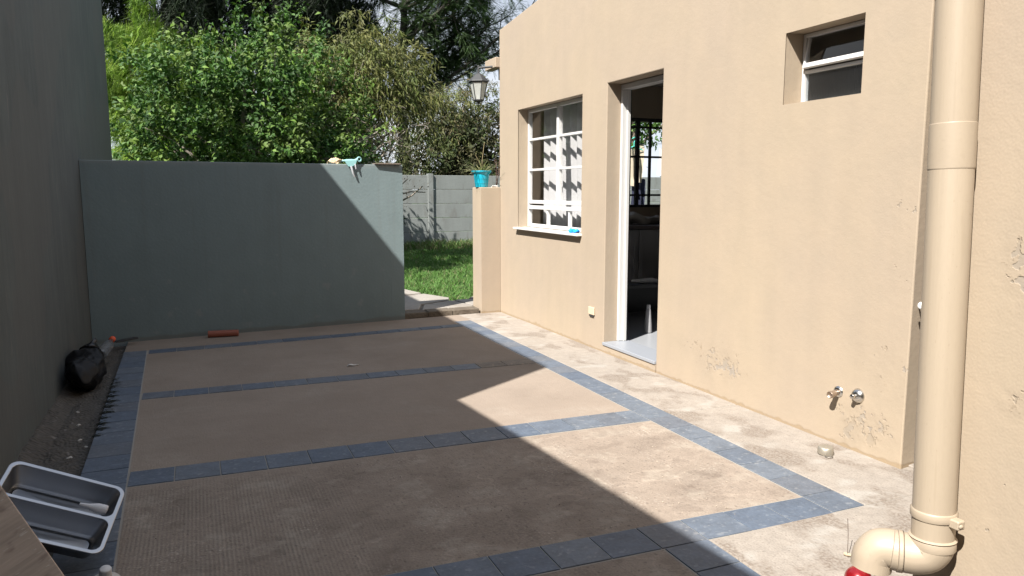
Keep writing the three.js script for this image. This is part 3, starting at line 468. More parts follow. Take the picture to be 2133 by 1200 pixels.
// bare grey tangle of dead twigs between them
{
  const r = rng(37), list = [], t = base('bare_shrub', [2.72, 0, -12.6]); tag(t, 'leafless grey shrub of tangled dry twigs behind the low wall', 'shrub');
  const grow = (p, d, len, rad, depth) => { if (p.y < 1.8 && p.x > 0.1) return; const pts = [p.clone()]; let q = p.clone(), v = d.clone(); const n = 4; for (let i = 0; i < n; i++) { v.add(onS(r).multiplyScalar(0.35)).normalize(); q = q.clone().addScaledVector(v, len / n); pts.push(q); } list.push(taper(pts, pts.map((_, i) => rad * (1 - 0.6 * i / n)), 4, false)); if (q.y > 2.7) return; if (depth) for (let k = 0; k < 4; k++) { const b = pts[1 + Math.floor(r() * n)], nd = v.clone().add(onS(r).multiplyScalar(1.1)).normalize(); nd.y += 0.1; grow(b, nd, len * (0.55 + 0.25 * r()), rad * 0.55, depth - 1); } };
  for (let i = 0; i < 11; i++) { const d = onS(r); d.y = Math.abs(d.y) + 0.6; d.normalize(); grow(V(0.25 * (r() - 0.5), 0.7 + 1.2 * r(), 0.4 * (r() - 0.5)), d, 1.1, 0.022, 3); }
  obj('branches', merge(list), mTwig, t).userData.kind = 'stuff';
  const L = new Leaves(); for (let i = 0; i < 900; i++) { const d = onS(r), p = V(d.x * 1.2 * r(), 1.9 + d.y * 1.1, d.z * 0.8); L.leaf(p, onS(r), V(0, 1, 0), 0.07, 0.018, shade([0.17, 0.13, 0.07], 0.6 + 0.8 * r())); } L.build('withered_leaves', mMatte, t);
}
pine('pine_tree', 'bushy light-green pine with long needles beside the tall wall', { seed: 41, root: [-0.5, -0.1, -14.6], fork: 1.6, thick: 0.1, at: [-0.45, 2.85, -14.6], size: [1.25, 1.95, 1.15], hubs: 120, tufts: 2600, needles: 26, len: 0.19, w: 0.0055, colors: [[0.22, 0.35, 0.035], [0.18, 0.31, 0.03], [0.26, 0.37, 0.055], [0.10, 0.19, 0.025]] });
pine('pine_tree', 'tall very dark conifer filling the sky behind the light-green pine', { seed: 43, root: [-0.6, -0.1, -22], fork: 3, thick: 0.25, at: [-0.4, 5.0, -22], size: [2.6, 5.2, 2.4], tufts: 5200, needles: 18, len: 0.42, w: 0.016, colors: [[0.022, 0.036, 0.018], [0.03, 0.046, 0.022]], bark: mDarkBark, inner: 0.4 });
pine('pine_tree', 'tall very dark conifer standing behind the peach tree', { seed: 44, root: [3.7, -0.1, -23], fork: 3, thick: 0.28, at: [3.3, 6.0, -23], size: [2.3, 5.4, 2.2], tufts: 4800, needles: 18, len: 0.42, w: 0.016, colors: [[0.022, 0.036, 0.02], [0.03, 0.044, 0.024]], bark: mDarkBark, inner: 0.4 });
tree('hedge_shrub', 'dark leafy shrub mass along the foot of the trees, left of the gateway', 'shrub', { cut: (c) => c.x > 3.4 && c.y < 2.2, seed: 51, root: [1.2, -0.1, -15.2], fork: 0.5, thick: 0.06, at: [1.7, 1.3, -15.2], size: [3.4, 2.0, 0.9], clumps: 640, twigs: 5, per: 8, clumpR: 0.25, twigLen: 0.4, leaf: [0.13, 0.05], colors: [[0.03, 0.06, 0.016], [0.045, 0.075, 0.02], [0.06, 0.075, 0.03]], floor: 0, inner: 0.4, mat: mMatte });
tree('hedge_shrub', 'olive leafy shrub mass behind the slab fence', 'shrub', { seed: 53, root: [7.2, -0.1, -18.2], fork: 0.8, thick: 0.06, at: [7.2, 1.9, -18.2], size: [4.0, 2.3, 0.9], clumps: 560, twigs: 5, per: 8, clumpR: 0.3, twigLen: 0.45, leaf: [0.14, 0.045], colors: [[0.05, 0.075, 0.02], [0.07, 0.085, 0.03], [0.09, 0.085, 0.04]], floor: 0.9, inner: 0.4, mat: mMatte });
// tall feathery tree against the sky
{
  const r = rng(61), L = new Leaves(), x0 = 6.3, z0 = -24, t = base('feathery_tree', [x0, 0, z0]); tag(t, 'tall airy tree with feathery leaves and sky showing through its branches', 'tree');
  const list = [taper(curve([[0, -0.1, 0], [0.1, 2.5, 0], [-0.1, 4.6, 0], [0.1, 6.5, 0.1], [0.2, 9.5, 0]], 14), [...Array(15)].map((_, i) => 0.26 - 0.014 * i), 9, false)];
  const ends = [];
  for (let i = 0; i < 30; i++) {
    const y0 = 3.4 + 5 * r(), a = i < 20 ? (r() - 0.5) * 2.0 : r() * 6.283, len = 2.0 + 2.4 * r(), p = V(0, y0, 0), e = V(Math.cos(a) * len, y0 + 0.2 + len * (0.35 + 0.35 * r()), Math.sin(a) * len * 0.8), mid = p.clone().lerp(e, 0.5).add(V(0, 0.35 * r() - 0.1, 0)).add(onS(r).multiplyScalar(0.25));
    const pts = new THREE.CatmullRomCurve3([p, mid, e]).getPoints(8); list.push(taper(pts, pts.map((_, k) => 0.075 * (1 - 0.1 * k)), 5, false));
    for (let k = 2; k <= 8; k++) for (let q = 0; q < 3; q++) { const d = onS(r).add(V(0.3, 0.25, 0)).normalize(), b = pts[k].clone().addScaledVector(d, 0.5 + 0.6 * r()); list.push(taper([pts[k], pts[k].clone().lerp(b, 0.5).add(onS(r).multiplyScalar(0.08)), b], [0.02, 0.014, 0.006], 3, false)); ends.push([b, d]); ends.push([pts[k].clone().lerp(b, 0.6), d]); }
  }
  for (const [p, d] of ends) { const n = 13; for (let k = 0; k < n; k++) { const fd = d.clone().add(onS(r).multiplyScalar(1.0)); fd.y -= 0.1; fd.normalize(); const s = fd.clone().cross(V(0, 1, 0.1)).normalize(), fl = 0.26 + 0.2 * r(), c = shade([0.085, 0.15, 0.05], 0.7 + 0.7 * r()); for (let q = 0; q < 12; q++) for (const sd of [-1, 1]) { const at = p.clone().addScaledVector(fd, fl * (q + 1) / 12); at.y -= 0.05 * q / 9; L.needle(at, s.clone().multiplyScalar(sd).addScaledVector(fd, 0.4).normalize(), 0.075, 0.012, c); } } }
  L.build('crown', mMatte, t); obj('trunk', merge(list), mDarkBark, t);
}
// garden seen through the kitchen's window
tree('garden_tree', 'leafy green tree seen through the kitchen window from the doorway', 'tree', { seed: 71, root: [8.2, -0.1, -13.5], fork: 1.4, thick: 0.1, at: [8.2, 3.2, -13.5], size: [1.5, 1.6, 1.3], clumps: 200, twigs: 5, per: 8, clumpR: 0.2, twigLen: 0.4, leaf: [0.11, 0.05], colors: LEM, floor: 1.7, inner: 0.4 });
{
  const cloth = (name, label, p, w, h, taperK, c, fold, legs) => { const g = new THREE.PlaneGeometry(w, h, 24, 28), a = g.attributes.position; for (let i = 0; i < a.count; i++) { const x = a.getX(i), y = a.getY(i), s = 0.5 - y / h; a.setXYZ(i, x * (1 - taperK * s) + (legs && s > 0.35 ? Math.sign(x) * 0.05 * s : 0), y + 0.03 * Math.sin(x * 20), fold * Math.sin(x / w * 14 + y * 3) * (0.4 + s) + 0.02 * fbm(x * 6 + p[0], y * 5, 3)); } g.computeVertexNormals(); const o = obj(name, g, P({ color: c, transmission: 0.25, thickness: 0, roughness: 0.95, side: THREE.DoubleSide })); o.position.set(...p); o.rotation.y = 0.25; tag(o, label, 'laundry'); return o; };
  cloth('hanging_shirt', 'cream garment hung on a teal hanger, seen through the doorway', [5.23, 1.60, -8.25], 0.27, 0.46, 0.25, lin(0.62, 0.55, 0.42), 0.03);
  cloth('hanging_towel', 'white cloth hung right of the cream garment on the line', [5.6, 1.68, -8.15], 0.22, 0.34, 0.1, lin(0.75, 0.75, 0.76), 0.03);
  cloth('hanging_trousers', 'dark navy garment hung below the cream one', [5.30, 1.16, -8.3], 0.24, 0.5, 0.1, lin(0.02, 0.025, 0.06), 0.03);
  tag(obj('clothes_line', taper([V(3.6, 1.93, -8.5), V(5.2, 1.87, -8.27), V(6.8, 1.93, -8.04)], 0.003, 5)), 'dark clothes line strung behind the kitchen window', 'clothes line').material = mDarkMetal;
  tag(obj('clothes_hanger', merge([taper(curve([[0, 0.0, 0], [0.0, 0.05, 0], [0.03, 0.085, 0], [0.0, 0.11, 0], [-0.03, 0.09, 0]], 14), 0.006, 6), taper([V(-0.13, -0.05, 0), V(0, 0, 0), V(0.13, -0.05, 0)], 0.007, 6)]), M({ color: lin(0.1, 0.6, 0.5) })), 'teal plastic hanger holding the cream garment', 'hanger').position.set(5.2, 1.85, -8.26);
}
// ------------------------------------------------------------------ kitchen behind the doorway
{
  const c = base('kitchen_counter'); tag(c, 'grey panelled kitchen counter under the steel window', 'counter');
  const mCab = M({ color: lin(0.30, 0.30, 0.31), roughness: 0.5 });
  obj('worktop', rbox(3.3, 5.9, 0.895, 0.93, -7.09, -6.47, 0.006), M({ color: lin(0.12, 0.10, 0.10), roughness: 0.35 }), c);
  obj('carcass', [box(3.32, 5.88, 0.31, 0.89, -7.09, -6.52), box(3.32, 3.36, 0.08, 0.31, -7.09, -6.55), box(5.84, 5.88, 0.08, 0.31, -7.09, -6.55)], M({ color: lin(0.1, 0.1, 0.1) }), c);
  for (let x = 3.33; x < 5.7; x += 0.425) { const d = obj('cupboard_door', [rbox(x, x + 0.415, 0.33, 0.885, -6.518, -6.5, 0.004)], mCab, c); obj('panel', [box(x + 0.03, x + 0.06, 0.36, 0.855, -6.499, -6.492), box(x + 0.355, x + 0.385, 0.36, 0.855, -6.499, -6.492), box(x + 0.061, x + 0.354, 0.82, 0.855, -6.499, -6.492), box(x + 0.061, x + 0.354, 0.36, 0.39, -6.499, -6.492)], mCab, d); }
  const g = crumple(new THREE.SphereGeometry(0.5, 28, 16).scale(0.55, 0.12, 0.25), 0.09, 5, 2); const o = obj('dish_cloth', g, M({ color: lin(0.38, 0.36, 0.34) })); o.position.set(4.35, 0.97, -6.72); tag(o, 'crumpled grey cloth heaped on the kitchen worktop', 'cloth');
  const b = base('bench', [3.98, 0.08, -6.02]); tag(b, 'low black bench standing before the kitchen counter', 'bench');
  obj('seat', rbox(-0.5, 0.6, 0.3, 0.335, -0.17, 0.17, 0.008), mDarkMetal, b); obj('shelf', box(-0.47, 0.57, 0.02, 0.28, -0.15, -0.13), mDarkMetal, b); for (const x of [-0.46, 0.52]) for (const z of [-0.14, 0.12]) obj('leg', box(x, x + 0.03, 0, 0.3, z, z + 0.03), mDarkMetal, b);
  const n = obj('folded_paper', crumple(rbox(-0.12, 0.12, 0, 0.025, -0.07, 0.07, 0.008, 4), 0.02, 9, 4), M({ color: lin(0.75, 0.75, 0.75) })); n.position.set(3.93, 0.42, -5.98); tag(n, 'white folded paper lying on the black bench', 'paper');
  const bt = base('bottle', [3.5, 0.08, -5.28]); tag(bt, 'tapered pale grey bottle standing on the kitchen floor', 'bottle'); obj('body', lathe([[0, 0], [0.03, 0], [0.034, 0.01], [0.03, 0.08], [0.02, 0.2], [0.0165, 0.21], [0, 0.21]], 20), M({ color: lin(0.3, 0.3, 0.31) }), bt); obj('cap', cyl(0.017, 0.018, 0.03, 16).translate(0, 0.226, 0), M({ color: lin(0.4, 0.4, 0.42) }), bt);
  // white net curtain behind the casement, drawn to one side
  const cg = new THREE.PlaneGeometry(1.36, 1.2, 160, 12).rotateY(-Math.PI / 2), p = cg.attributes.position; for (let i = 0; i < p.count; i++) { const z = p.getZ(i); p.setX(i, 0.022 * Math.sin(z * 44 + 2 * noise(z * 4, 1)) + 0.02 * noise(z * 9, p.getY(i) * 1.4)); } cg.computeVertexNormals();
  const cu = obj('curtain', cg, P({ color: lin(0.56, 0.56, 0.57), transmission: 0.3, thickness: 0, roughness: 0.95 })); cu.position.set(3.2, 1.51, -6.08); tag(cu, 'white pleated net curtain hanging inside the kitchen casement', 'curtain');
}
// ------------------------------------------------------------------ things on and by the house
{
  const post = obj('gate_pillar', metric(prism([[2.725, -7.24], [2.937, -7.24], [2.937, -7.5], [2.725, -7.5]], -0.05, 1.318, 0.006), HOUSE), mHouse); tag(post, 'low tan rendered wall stub beside the gateway, carrying the flower pot', 'pillar');
  const pot = base('flower_pot', [2.775, 1.319, -7.36]); tag(pot, 'turquoise plastic flower pot on top of the tan wall stub', 'flower pot');
  const mPot = P({ color: lin(0.01, 0.36, 0.50), roughness: 0.35, clearcoat: 0.3 });
  obj('body', lathe([[0, 0], [0.062, 0], [0.066, 0.004], [0.07, 0.04], [0.0725, 0.042], [0.0725, 0.047], [0.072, 0.049], [0.076, 0.085], [0.0785, 0.087], [0.0785, 0.092], [0.078, 0.094], [0.083, 0.14], [0.076, 0.14], [0.07, 0.09], [0, 0.09]], 40), mPot, pot);
  obj('rim', lathe([[0.082, 0.132], [0.094, 0.146], [0.104, 0.158], [0.106, 0.166], [0.102, 0.171], [0.094, 0.168], [0.078, 0.14]], 40), mPot, pot); obj('soil', cyl(0.078, 0.078, 0.012, 24).translate(0, 0.138, 0), mSoil, pot);
  const r = rng(81), L = new Leaves(), t = base('potted_plant', [2.775, 1.455, -7.36]); tag(t, 'spiky pale plant growing in the turquoise pot', 'plant');
  for (let i = 0; i < 70; i++) { const a = r() * 6.283, up = 0.3 + 0.9 * r(), l = 0.15 + 0.16 * r(); let p = V(Math.cos(a) * 0.03 * r(), 0, Math.sin(a) * 0.03 * r()), d = V(Math.cos(a), up, Math.sin(a)).normalize(); const c = shade(r() < 0.5 ? [0.33, 0.33, 0.16] : [0.19, 0.23, 0.07], 0.7 + 0.6 * r()); for (let k = 0; k < 3; k++) { L.leaf(p, d, V(0, 1, 0.2), l / 2.4, 0.012 * (1 - k * 0.25), c, 0.3, 0.05); p = p.clone().addScaledVector(d, l / 3); d = d.clone(); d.y -= 0.3; d.normalize(); } }
  L.build('leaves', mLeaf, t); obj('stalk', [taper(curve([[0, 0, 0], [0.01, 0.15, 0], [0.03, 0.33, 0.01]], 8), 0.003, 5), taper(curve([[0.02, 0, 0], [-0.02, 0.1, 0.02], [-0.08, 0.2, 0.03]], 8), 0.003, 5)], M({ color: lin(0.3, 0.25, 0.14) }), t);
  const w = base('dry_sprig', [2.915, 1.319, -7.30]); tag(w, 'thin brown twiggy plant leaning on the house corner by the pot', 'plant');
  const tw = [], L2 = new Leaves(); for (let i = 0; i < 6; i++) { const a = -0.5 + r() * 1.2, pts = curve([[0, 0, 0], [0.02 * a, 0.07, 0.02], [0.05 * a + 0.01, 0.15 + 0.1 * r(), 0.03], [0.07 * a, 0.2 + 0.13 * r(), 0.035]], 8); tw.push(taper(pts, 0.0028, 4)); for (let k = 2; k < 9; k++) L2.leaf(pts[k], onS(r), V(0, 1, 0), 0.03, 0.011, shade([0.10, 0.07, 0.05], 0.6 + 0.7 * r())); } obj('stems', tw, M({ color: lin(0.12, 0.07, 0.055) }), w); L2.build('leaves', mMatte, w);
  const s = obj('broken_shard', crumple(rbox(-0.035, 0.035, 0, 0.014, -0.02, 0.02, 0.004, 3), 0.015, 30, 1), M({ color: lin(0.75, 0.74, 0.72) })); s.position.set(2.885, 1.32, -7.27); tag(s, 'small white shard lying beside the turquoise pot', 'shard');
  // wall lantern
  const l = base('wall_lantern', [2.77, 2.2, -7.42]); tag(l, 'black six-sided wall lantern hung from a bracket at the house corner', 'lantern');
  const mIron = M({ color: lin(0.045, 0.047, 0.05), roughness: 0.55 }), hex = (r0, r1, y0, y1) => { const g = new THREE.CylinderGeometry(r1, r0, y1 - y0, 6).translate(0, (y0 + y1) / 2, 0); const q = g.toNonIndexed(); q.computeVertexNormals(); return q; };
  obj('roof', [hex(0.112, 0.108, 0.205, 0.212), hex(0.108, 0.045, 0.212, 0.275), hex(0.045, 0.02, 0.275, 0.292), new THREE.SphereGeometry(0.013, 12, 8).translate(0, 0.3, 0)], mIron, l);
  obj('bottom_plate', [hex(0.03, 0.056, 0.0, 0.014), hex(0.056, 0.056, 0.014, 0.024), new THREE.SphereGeometry(0.018, 12, 8).translate(0, -0.006, 0)], mIron, l);
  obj('cage', [...Array(6)].map((_, i) => { const a = i * Math.PI / 3, f = (rr, y) => V(rr * Math.sin(a), y, rr * Math.cos(a)); return taper([f(0.053, 0.02), f(0.094, 0.207)], 0.0055, 4); }).concat([hex(0.096, 0.098, 0.192, 0.205)]), mIron, l);
  for (let i = 0; i < 6; i++) { const a = i * Math.PI / 3, b = a + Math.PI / 3, q = (rr, w, y) => [rr * Math.sin(w), y, rr * Math.cos(w)], g = new THREE.BufferGeometry(); g.setAttribute('position', new THREE.BufferAttribute(new Float32Array([...q(0.05, a, 0.024), ...q(0.05, b, 0.024), ...q(0.09, b, 0.192), ...q(0.05, a, 0.024), ...q(0.09, b, 0.192), ...q(0.09, a, 0.192)]), 3)); g.computeVertexNormals(); obj('pane', g, P({ color: lin(0.8, 0.82, 0.78), transmission: 0.55, thickness: 0, roughness: 0.55 }), l); }
  obj('bracket', [taper(curve([[0, 0.30, 0], [0, 0.335, 0], [0.01, 0.345, 0.005], [0.09, 0.352, 0.05], [0.19, 0.36, 0.115]], 14), 0.012, 8), taper([V(0, 0.37, 0), V(0, 0.345, 0)], 0.011, 8)], mIron, l);
  obj('wall_plate', [rbox(0.185, 0.215, 0.22, 0.43, 0.09, 0.158, 0.006)], mIron, l);
  // bright blue cloth on the sill, ivory cable cover beside the doorstep
  const bc = obj('sponge_cloth', crumple(new THREE.SphereGeometry(0.05, 28, 18).scale(0.7, 0.36, 1.35), 0.03, 26, 5), M({ color: lin(0.01, 0.28, 0.80), roughness: 0.8 })); bc.position.set(2.955, 0.941, -5.62); tag(bc, 'bright blue cloth lying on the white window sill', 'cloth');
  const cp = base('socket_cover', [2.938, 0.262, -5.25]); tag(cp, 'cream square socket cover on the wall beside the doorway', 'socket cover'); obj('plate', rbox(-0.012, 0, 0.018, 0.08, -0.045, 0.045, 0.004), M({ color: lin(0.62, 0.50, 0.36), roughness: 0.5 }), cp); obj('opening', rbox(-0.01, 0, 0, 0.017, -0.035, 0.035, 0.004), mDarkMetal, cp);
  // capped pipe stub and chrome valve cover low on the wall
  const st = base('pipe_stub', [2.94, 0.275, -2.712]); tag(st, 'rusty chrome pipe stub sticking out low from the wall', 'pipe'); obj('rosette', along(lathe([[0.017, 0], [0.03, 0.001], [0.03, 0.004], [0.022, 0.011], [0.017, 0.012]], 28), [0.003, 0, 0], [-1, 0, 0]), mChrome, st); obj('pipe', along(lathe([[0, 0], [0.0155, 0], [0.0155, 0.05], [0.018, 0.052], [0.018, 0.068], [0.014, 0.07], [0.013, 0.06], [0, 0.06]], 24), [0, 0, 0], [-1, -0.1, 0.15]), M({ color: lin(0.45, 0.36, 0.29), metalness: 0.85, roughness: 0.4 }), st);
  const vc = base('valve_cover', [2.94, 0.287, -2.588]); tag(vc, 'round domed chrome valve cover low on the wall', 'valve'); obj('dome', along(lathe([[0, 0.028], [0.012, 0.027], [0.024, 0.022], [0.032, 0.013], [0.036, 0.004], [0.037, 0]], 32), [0.001, 0, 0], [-1, 0, 0]), mChrome, vc); obj('spindle', along(lathe([[0, 0.024], [0.011, 0.023], [0.012, 0.019], [0.0115, 0]], 16), [-0.024, 0, 0], [-1, 0, 0]), mChrome, vc);
  const dr = base('metal_cap', [2.775, 0.006, -2.615]); tag(dr, 'dented grey metal cap with a wire ring on the ground at the wall foot', 'cap'); obj('cup', crumple(lathe([[0, 0.038], [0.028, 0.038], [0.034, 0.033], [0.036, 0.02], [0.037, 0.002], [0.033, 0]], 32), 0.006, 22, 3), M({ color: lin(0.42, 0.39, 0.33), metalness: 0.7, roughness: 0.5 }), dr); obj('ring', new THREE.TorusGeometry(0.017, 0.002, 6, 20).rotateX(Math.PI / 2).translate(-0.022, 0.004, 0.042), M({ color: lin(0.3, 0.28, 0.25), metalness: 0.8, roughness: 0.5 }), dr);
  const hk = base('wall_bolt', [2.958, 0.762, -2.33]); tag(hk, 'white round-headed bolt fixed in the wall return beside the downpipe', 'bolt'); obj('shank', along(cyl(0.004, 0.004, 0.07, 10).translate(0, 0.03, 0), [0.03, 0, 0], [-0.9, 0.25, 1]), mSteel, hk); obj('head', along(lathe([[0, 0.016], [0.012, 0.014], [0.018, 0.007], [0.018, 0], [0, 0]], 20), [-0.018, 0.014, 0.05], [-0.9, 0.2, 1]), M({ color: lin(0.75, 0.75, 0.74), roughness: 0.4 }), hk);
}
// downpipe with its socket, clamp and elbows
{
  const d = base('downpipe', [1.8, 0, -1.33]); tag(d, 'thick cream-painted downpipe standing against the corner of the wing wall', 'downpipe');
  const ax = (y) => V(0, y, 0.0195 - (y - 0.234) * 0.028), seg = (y0, y1, r) => taper([ax(y0), ax(y1)], [r, r], 40), ring = (y0, y1, r0, r1) => { const a = ax(y0), n = lathe([[r0, 0], [r1, 0.004], [r1, y1 - y0 - 0.004], [r0, y1 - y0]], 40); return n.rotateX(-0.028).translate(a.x, a.y, a.z); };
  obj('pipe', [seg(1.335, 3.2, 0.0535)], mPipe, d); obj('socket', ring(1.335, 1.452, 0.0535, 0.0549), mPipe, d); obj('pipe', seg(0.345, 1.335, 0.053), mPipe, d);
  const c = obj('clamp', [ring(0.402, 0.428, 0.053, 0.0575)], mPipe, d); obj('lug', [rbox(-0.012, 0.016, 0.398, 0.424, 0.064, 0.094, 0.005), along(lathe([[0, 0.006], [0.006, 0.005], [0.007, 0]], 12), [-0.004, 0.411, 0.094], [0, 0, 1])], mPipe, c);
  obj('elbow_socket', [ring(0.318, 0.347, 0.053, 0.0572), ring(0.345, 0.353, 0.053, 0.059)], mPipe, d);
  obj('elbow', [taper(curve([[0, 0.345, 0.0175], [-0.002, 0.322, 0.016], [-0.012, 0.3, 0.005], [-0.032, 0.291, -0.016], [-0.055, 0.291, -0.04], [-0.066, 0.292, -0.053]], 24), 0.0545, 36), taper(curve([[-0.048, 0.291, -0.033], [-0.058, 0.291, -0.0435]], 3), 0.0568, 36)], mPipe, d);
  obj('outlet_bend', [taper(curve([[-0.05, 0.291, -0.036], [-0.066, 0.293, -0.058], [-0.082, 0.287, -0.077], [-0.094, 0.264, -0.089], [-0.098, 0.23, -0.091]], 22), 0.0533, 36, false)], mPipe, d);
  const b = obj('ball', new THREE.SphereGeometry(0.042, 40, 28), P({ color: lin(0.26, 0.008, 0.012), roughness: 0.28, metalness: 0.35, clearcoat: 0.7, clearcoatRoughness: 0.12 })); b.position.set(1.895, 0.046, -1.625); tag(b, 'glossy dark red ball on the ground under the downpipe outlet', 'ball');
  const w = base('dead_weed', [2.06, 0.004, -1.81]); tag(w, 'thin dead weed with a hooked stem standing near the downpipe outlet', 'plant'); obj('stem', [taper(curve([[-0.012, 0, 0.004], [-0.01, 0.03, 0], [0.0, 0.07, -0.01], [0.004, 0.13, -0.02]], 10), 0.0011, 5), taper(curve([[-0.012, 0, 0.006], [0.01, 0.014, 0.01], [0.022, 0.045, 0.0], [0.026, 0.02, 0.006]], 12), 0.0015, 5)], M({ color: lin(0.09, 0.065, 0.05) }), w);
  const sk = obj('stick', taper(curve([[0, 0.008, 0], [0.02, 0.01, 0.04], [0.02, 0.008, 0.1]], 8), [...Array(9)].map((_, i) => 0.006 + 0.001 * Math.sin(i * 2)), 7), M({ color: lin(0.42, 0.34, 0.24) })); sk.position.set(2.045, 0.003, -1.82); tag(sk, 'short pale stick lying beside the red ball', 'stick');
}
// ------------------------------------------------------------------ on and along the blue-grey wall
{
  const mTeal = P({ color: lin(0.27, 0.52, 0.52), roughness: 0.4 }), zt = (x) => zBackWall(x);
  const h = base('squeegee', [1.35, 1.535, zt(1.35) + 0.0]); tag(h, 'teal plastic tool lying on the low wall with its dark end hanging down', 'tool');
  obj('handle', [taper(curve([[-0.16, 0.012, -0.06], [-0.06, 0.028, -0.03], [0.05, 0.034, -0.01], [0.09, 0.045, 0.0]], 14), [...Array(15)].map((_, i) => 0.011 + 0.003 * Math.sin(i)), 10), new THREE.TorusGeometry(0.019, 0.008, 10, 22).rotateY(0.3).translate(0.105, 0.043, 0.005)], mTeal, h);
  obj('web', [new THREE.ExtrudeGeometry(new THREE.Shape([[-0.035, 0.03], [0.08, 0.036], [0.068, 0.0], [0.03, -0.028], [0.0, -0.022], [-0.02, 0.008]].map((p) => new THREE.Vector2(...p))), { depth: 0.012, bevelSize: 0.003, bevelThickness: 0.003, bevelSegments: 2 }).translate(0, 0, 0.008)], mTeal, h);
  obj('blade', [taper([V(0.024, -0.02, 0.02), V(0.042, -0.09, 0.022), V(0.058, -0.125, 0.016)], [0.011, 0.008, 0.006], 6), taper([V(0.062, 0.0, 0.022), V(0.07, -0.05, 0.024)], [0.008, 0.005], 6)], M({ color: lin(0.45, 0.47, 0.5), roughness: 0.6 }), h);
  const rag = obj('rag', crumple(new THREE.SphereGeometry(0.06, 32, 20).scale(1.1, 0.42, 0.8), 0.045, 20, 8), M({ color: lin(0.58, 0.46, 0.30), roughness: 0.95 })); rag.position.set(1.235, 1.557, zt(1.235) - 0.06); tag(rag, 'crumpled beige rag on top of the low wall', 'rag');
  const pl = obj('timber_offcut', metric(rbox(-0.135, 0.12, 0, 0.014, -0.06, 0.045, 0.003), WOOD, 'floor'), M({ map: WOOD.map, color: lin(0.3, 0.33, 0.36) })); pl.position.set(1.74, 1.5345, zt(1.74) - 0.012); pl.rotation.y = 0.02; tag(pl, 'thin dark board lying on the low wall near its free end', 'board');
  const tu = obj('clay_pipe', along(lathe([[0.021, 0.02], [0.021, 0], [0.03, 0], [0.031, 0.006], [0.0285, 0.02], [0.0275, 0.24], [0.0265, 0.252], [0.0195, 0.252], [0.0195, 0.22]], 28), [0.045, 0.031, -6.955], [0.297, 0.031, -6.925]), M({ color: lin(0.30, 0.098, 0.062), roughness: 0.6 })); tag(tu, 'short red-brown pipe lying on the ground at the wall foot', 'pipe');
  // bag of rubbish in the corner, with a clear bottle on top
  const bag = base('rubbish_bag', [-0.725, 0, -5.6]); tag(bag, 'crumpled shiny black rubbish bag slumped in the shaded corner', 'bag');
  obj('sack', crumple(new THREE.SphereGeometry(0.2, 64, 44).scale(0.55, 0.58, 1.55).translate(0, 0.1, 0), 0.07, 6.0, 3), P({ color: lin(0.010, 0.010, 0.011), roughness: 0.5, specularIntensity: 0.45 }), bag); obj('knot', crumple(new THREE.ConeGeometry(0.07, 0.13, 24, 8).rotateX(-0.9).translate(0.0, 0.2, -0.27), 0.04, 18, 2), P({ color: lin(0.01, 0.01, 0.011), roughness: 0.3 }), bag);
  const bo = base('plastic_bottle', [-0.70, 0.08, -6.2]); tag(bo, 'clear plastic bottle with an orange cap lying behind the black bag', 'bottle'); const A = [0, 0, 0.09], B = [0.075, 0.09, -0.2];
  obj('body', along(lathe([[0, 0], [0.036, 0.002], [0.04, 0.01], [0.04, 0.05], [0.037, 0.055], [0.04, 0.06], [0.04, 0.14], [0.034, 0.18], [0.018, 0.215], [0.014, 0.222], [0.014, 0.235]], 28), A, B), P({ color: lin(0.6, 0.62, 0.64), transmission: 0.85, thickness: 0, roughness: 0.15 }), bo); obj('cap', along(lathe([[0, 0.268], [0.02, 0.266], [0.022, 0.262], [0.022, 0.232], [0, 0.232]], 20), A, B), M({ color: lin(0.75, 0.10, 0.03), roughness: 0.5 }), bo);
  const sl = obj('plastic_strip', crumple(rbox(-0.01, 0.16, 0, 0.012, -0.02, 0.02, 0.004, 3), 0.012, 14, 6), mDarkMetal); sl.position.set(-0.66, 0.035, -6.85); sl.rotation.set(0.1, 0.3, 0.05); tag(sl, 'black plastic strip lying in the corner beneath the wall', 'strip');
  // dark weeds along the tile edge
  const r = rng(97), N = 12; let first;
  for (let i = 0; i < N; i++) {
    const z = -5.62 + i * 0.118 + 0.03 * r(); let w;
    if (!first || i < 4) { w = base('weed_tuft'); const L = new Leaves(); for (let k = 0; k < 9; k++) { let p = V(0.012 * (r() - 0.5), 0, 0.03 * (r() - 0.5)), d = V(0.7 + 0.5 * r(), 0.25 + 0.6 * r(), 0.8 * (r() - 0.5)).normalize(); const l = 0.03 + 0.045 * r(); for (let q = 0; q < 3; q++) { L.leaf(p, d, V(0, 1, 0), l / 2.2, 0.010, shade([0.018, 0.024, 0.012], 0.7 + 0.6 * r()), 0.2, 0.1); p = p.clone().addScaledVector(d, l / 3); d.y -= 0.35; d.normalize(); } } L.build('blades', mMatte, w); first = w; } else { w = first.clone(); w.name = numbered('weed_tuft'); scene.add(w); }
    w.position.set(xL(z) - 0.012, -0.004, z); w.rotation.y = 0.7 * (r() - 0.5); w.scale.setScalar(0.8 + 0.6 * r()); tag(w, 'small dark weed tuft growing along the soil edge of the blue tiles', 'weed', 'weed tufts along the tile edge');
  }
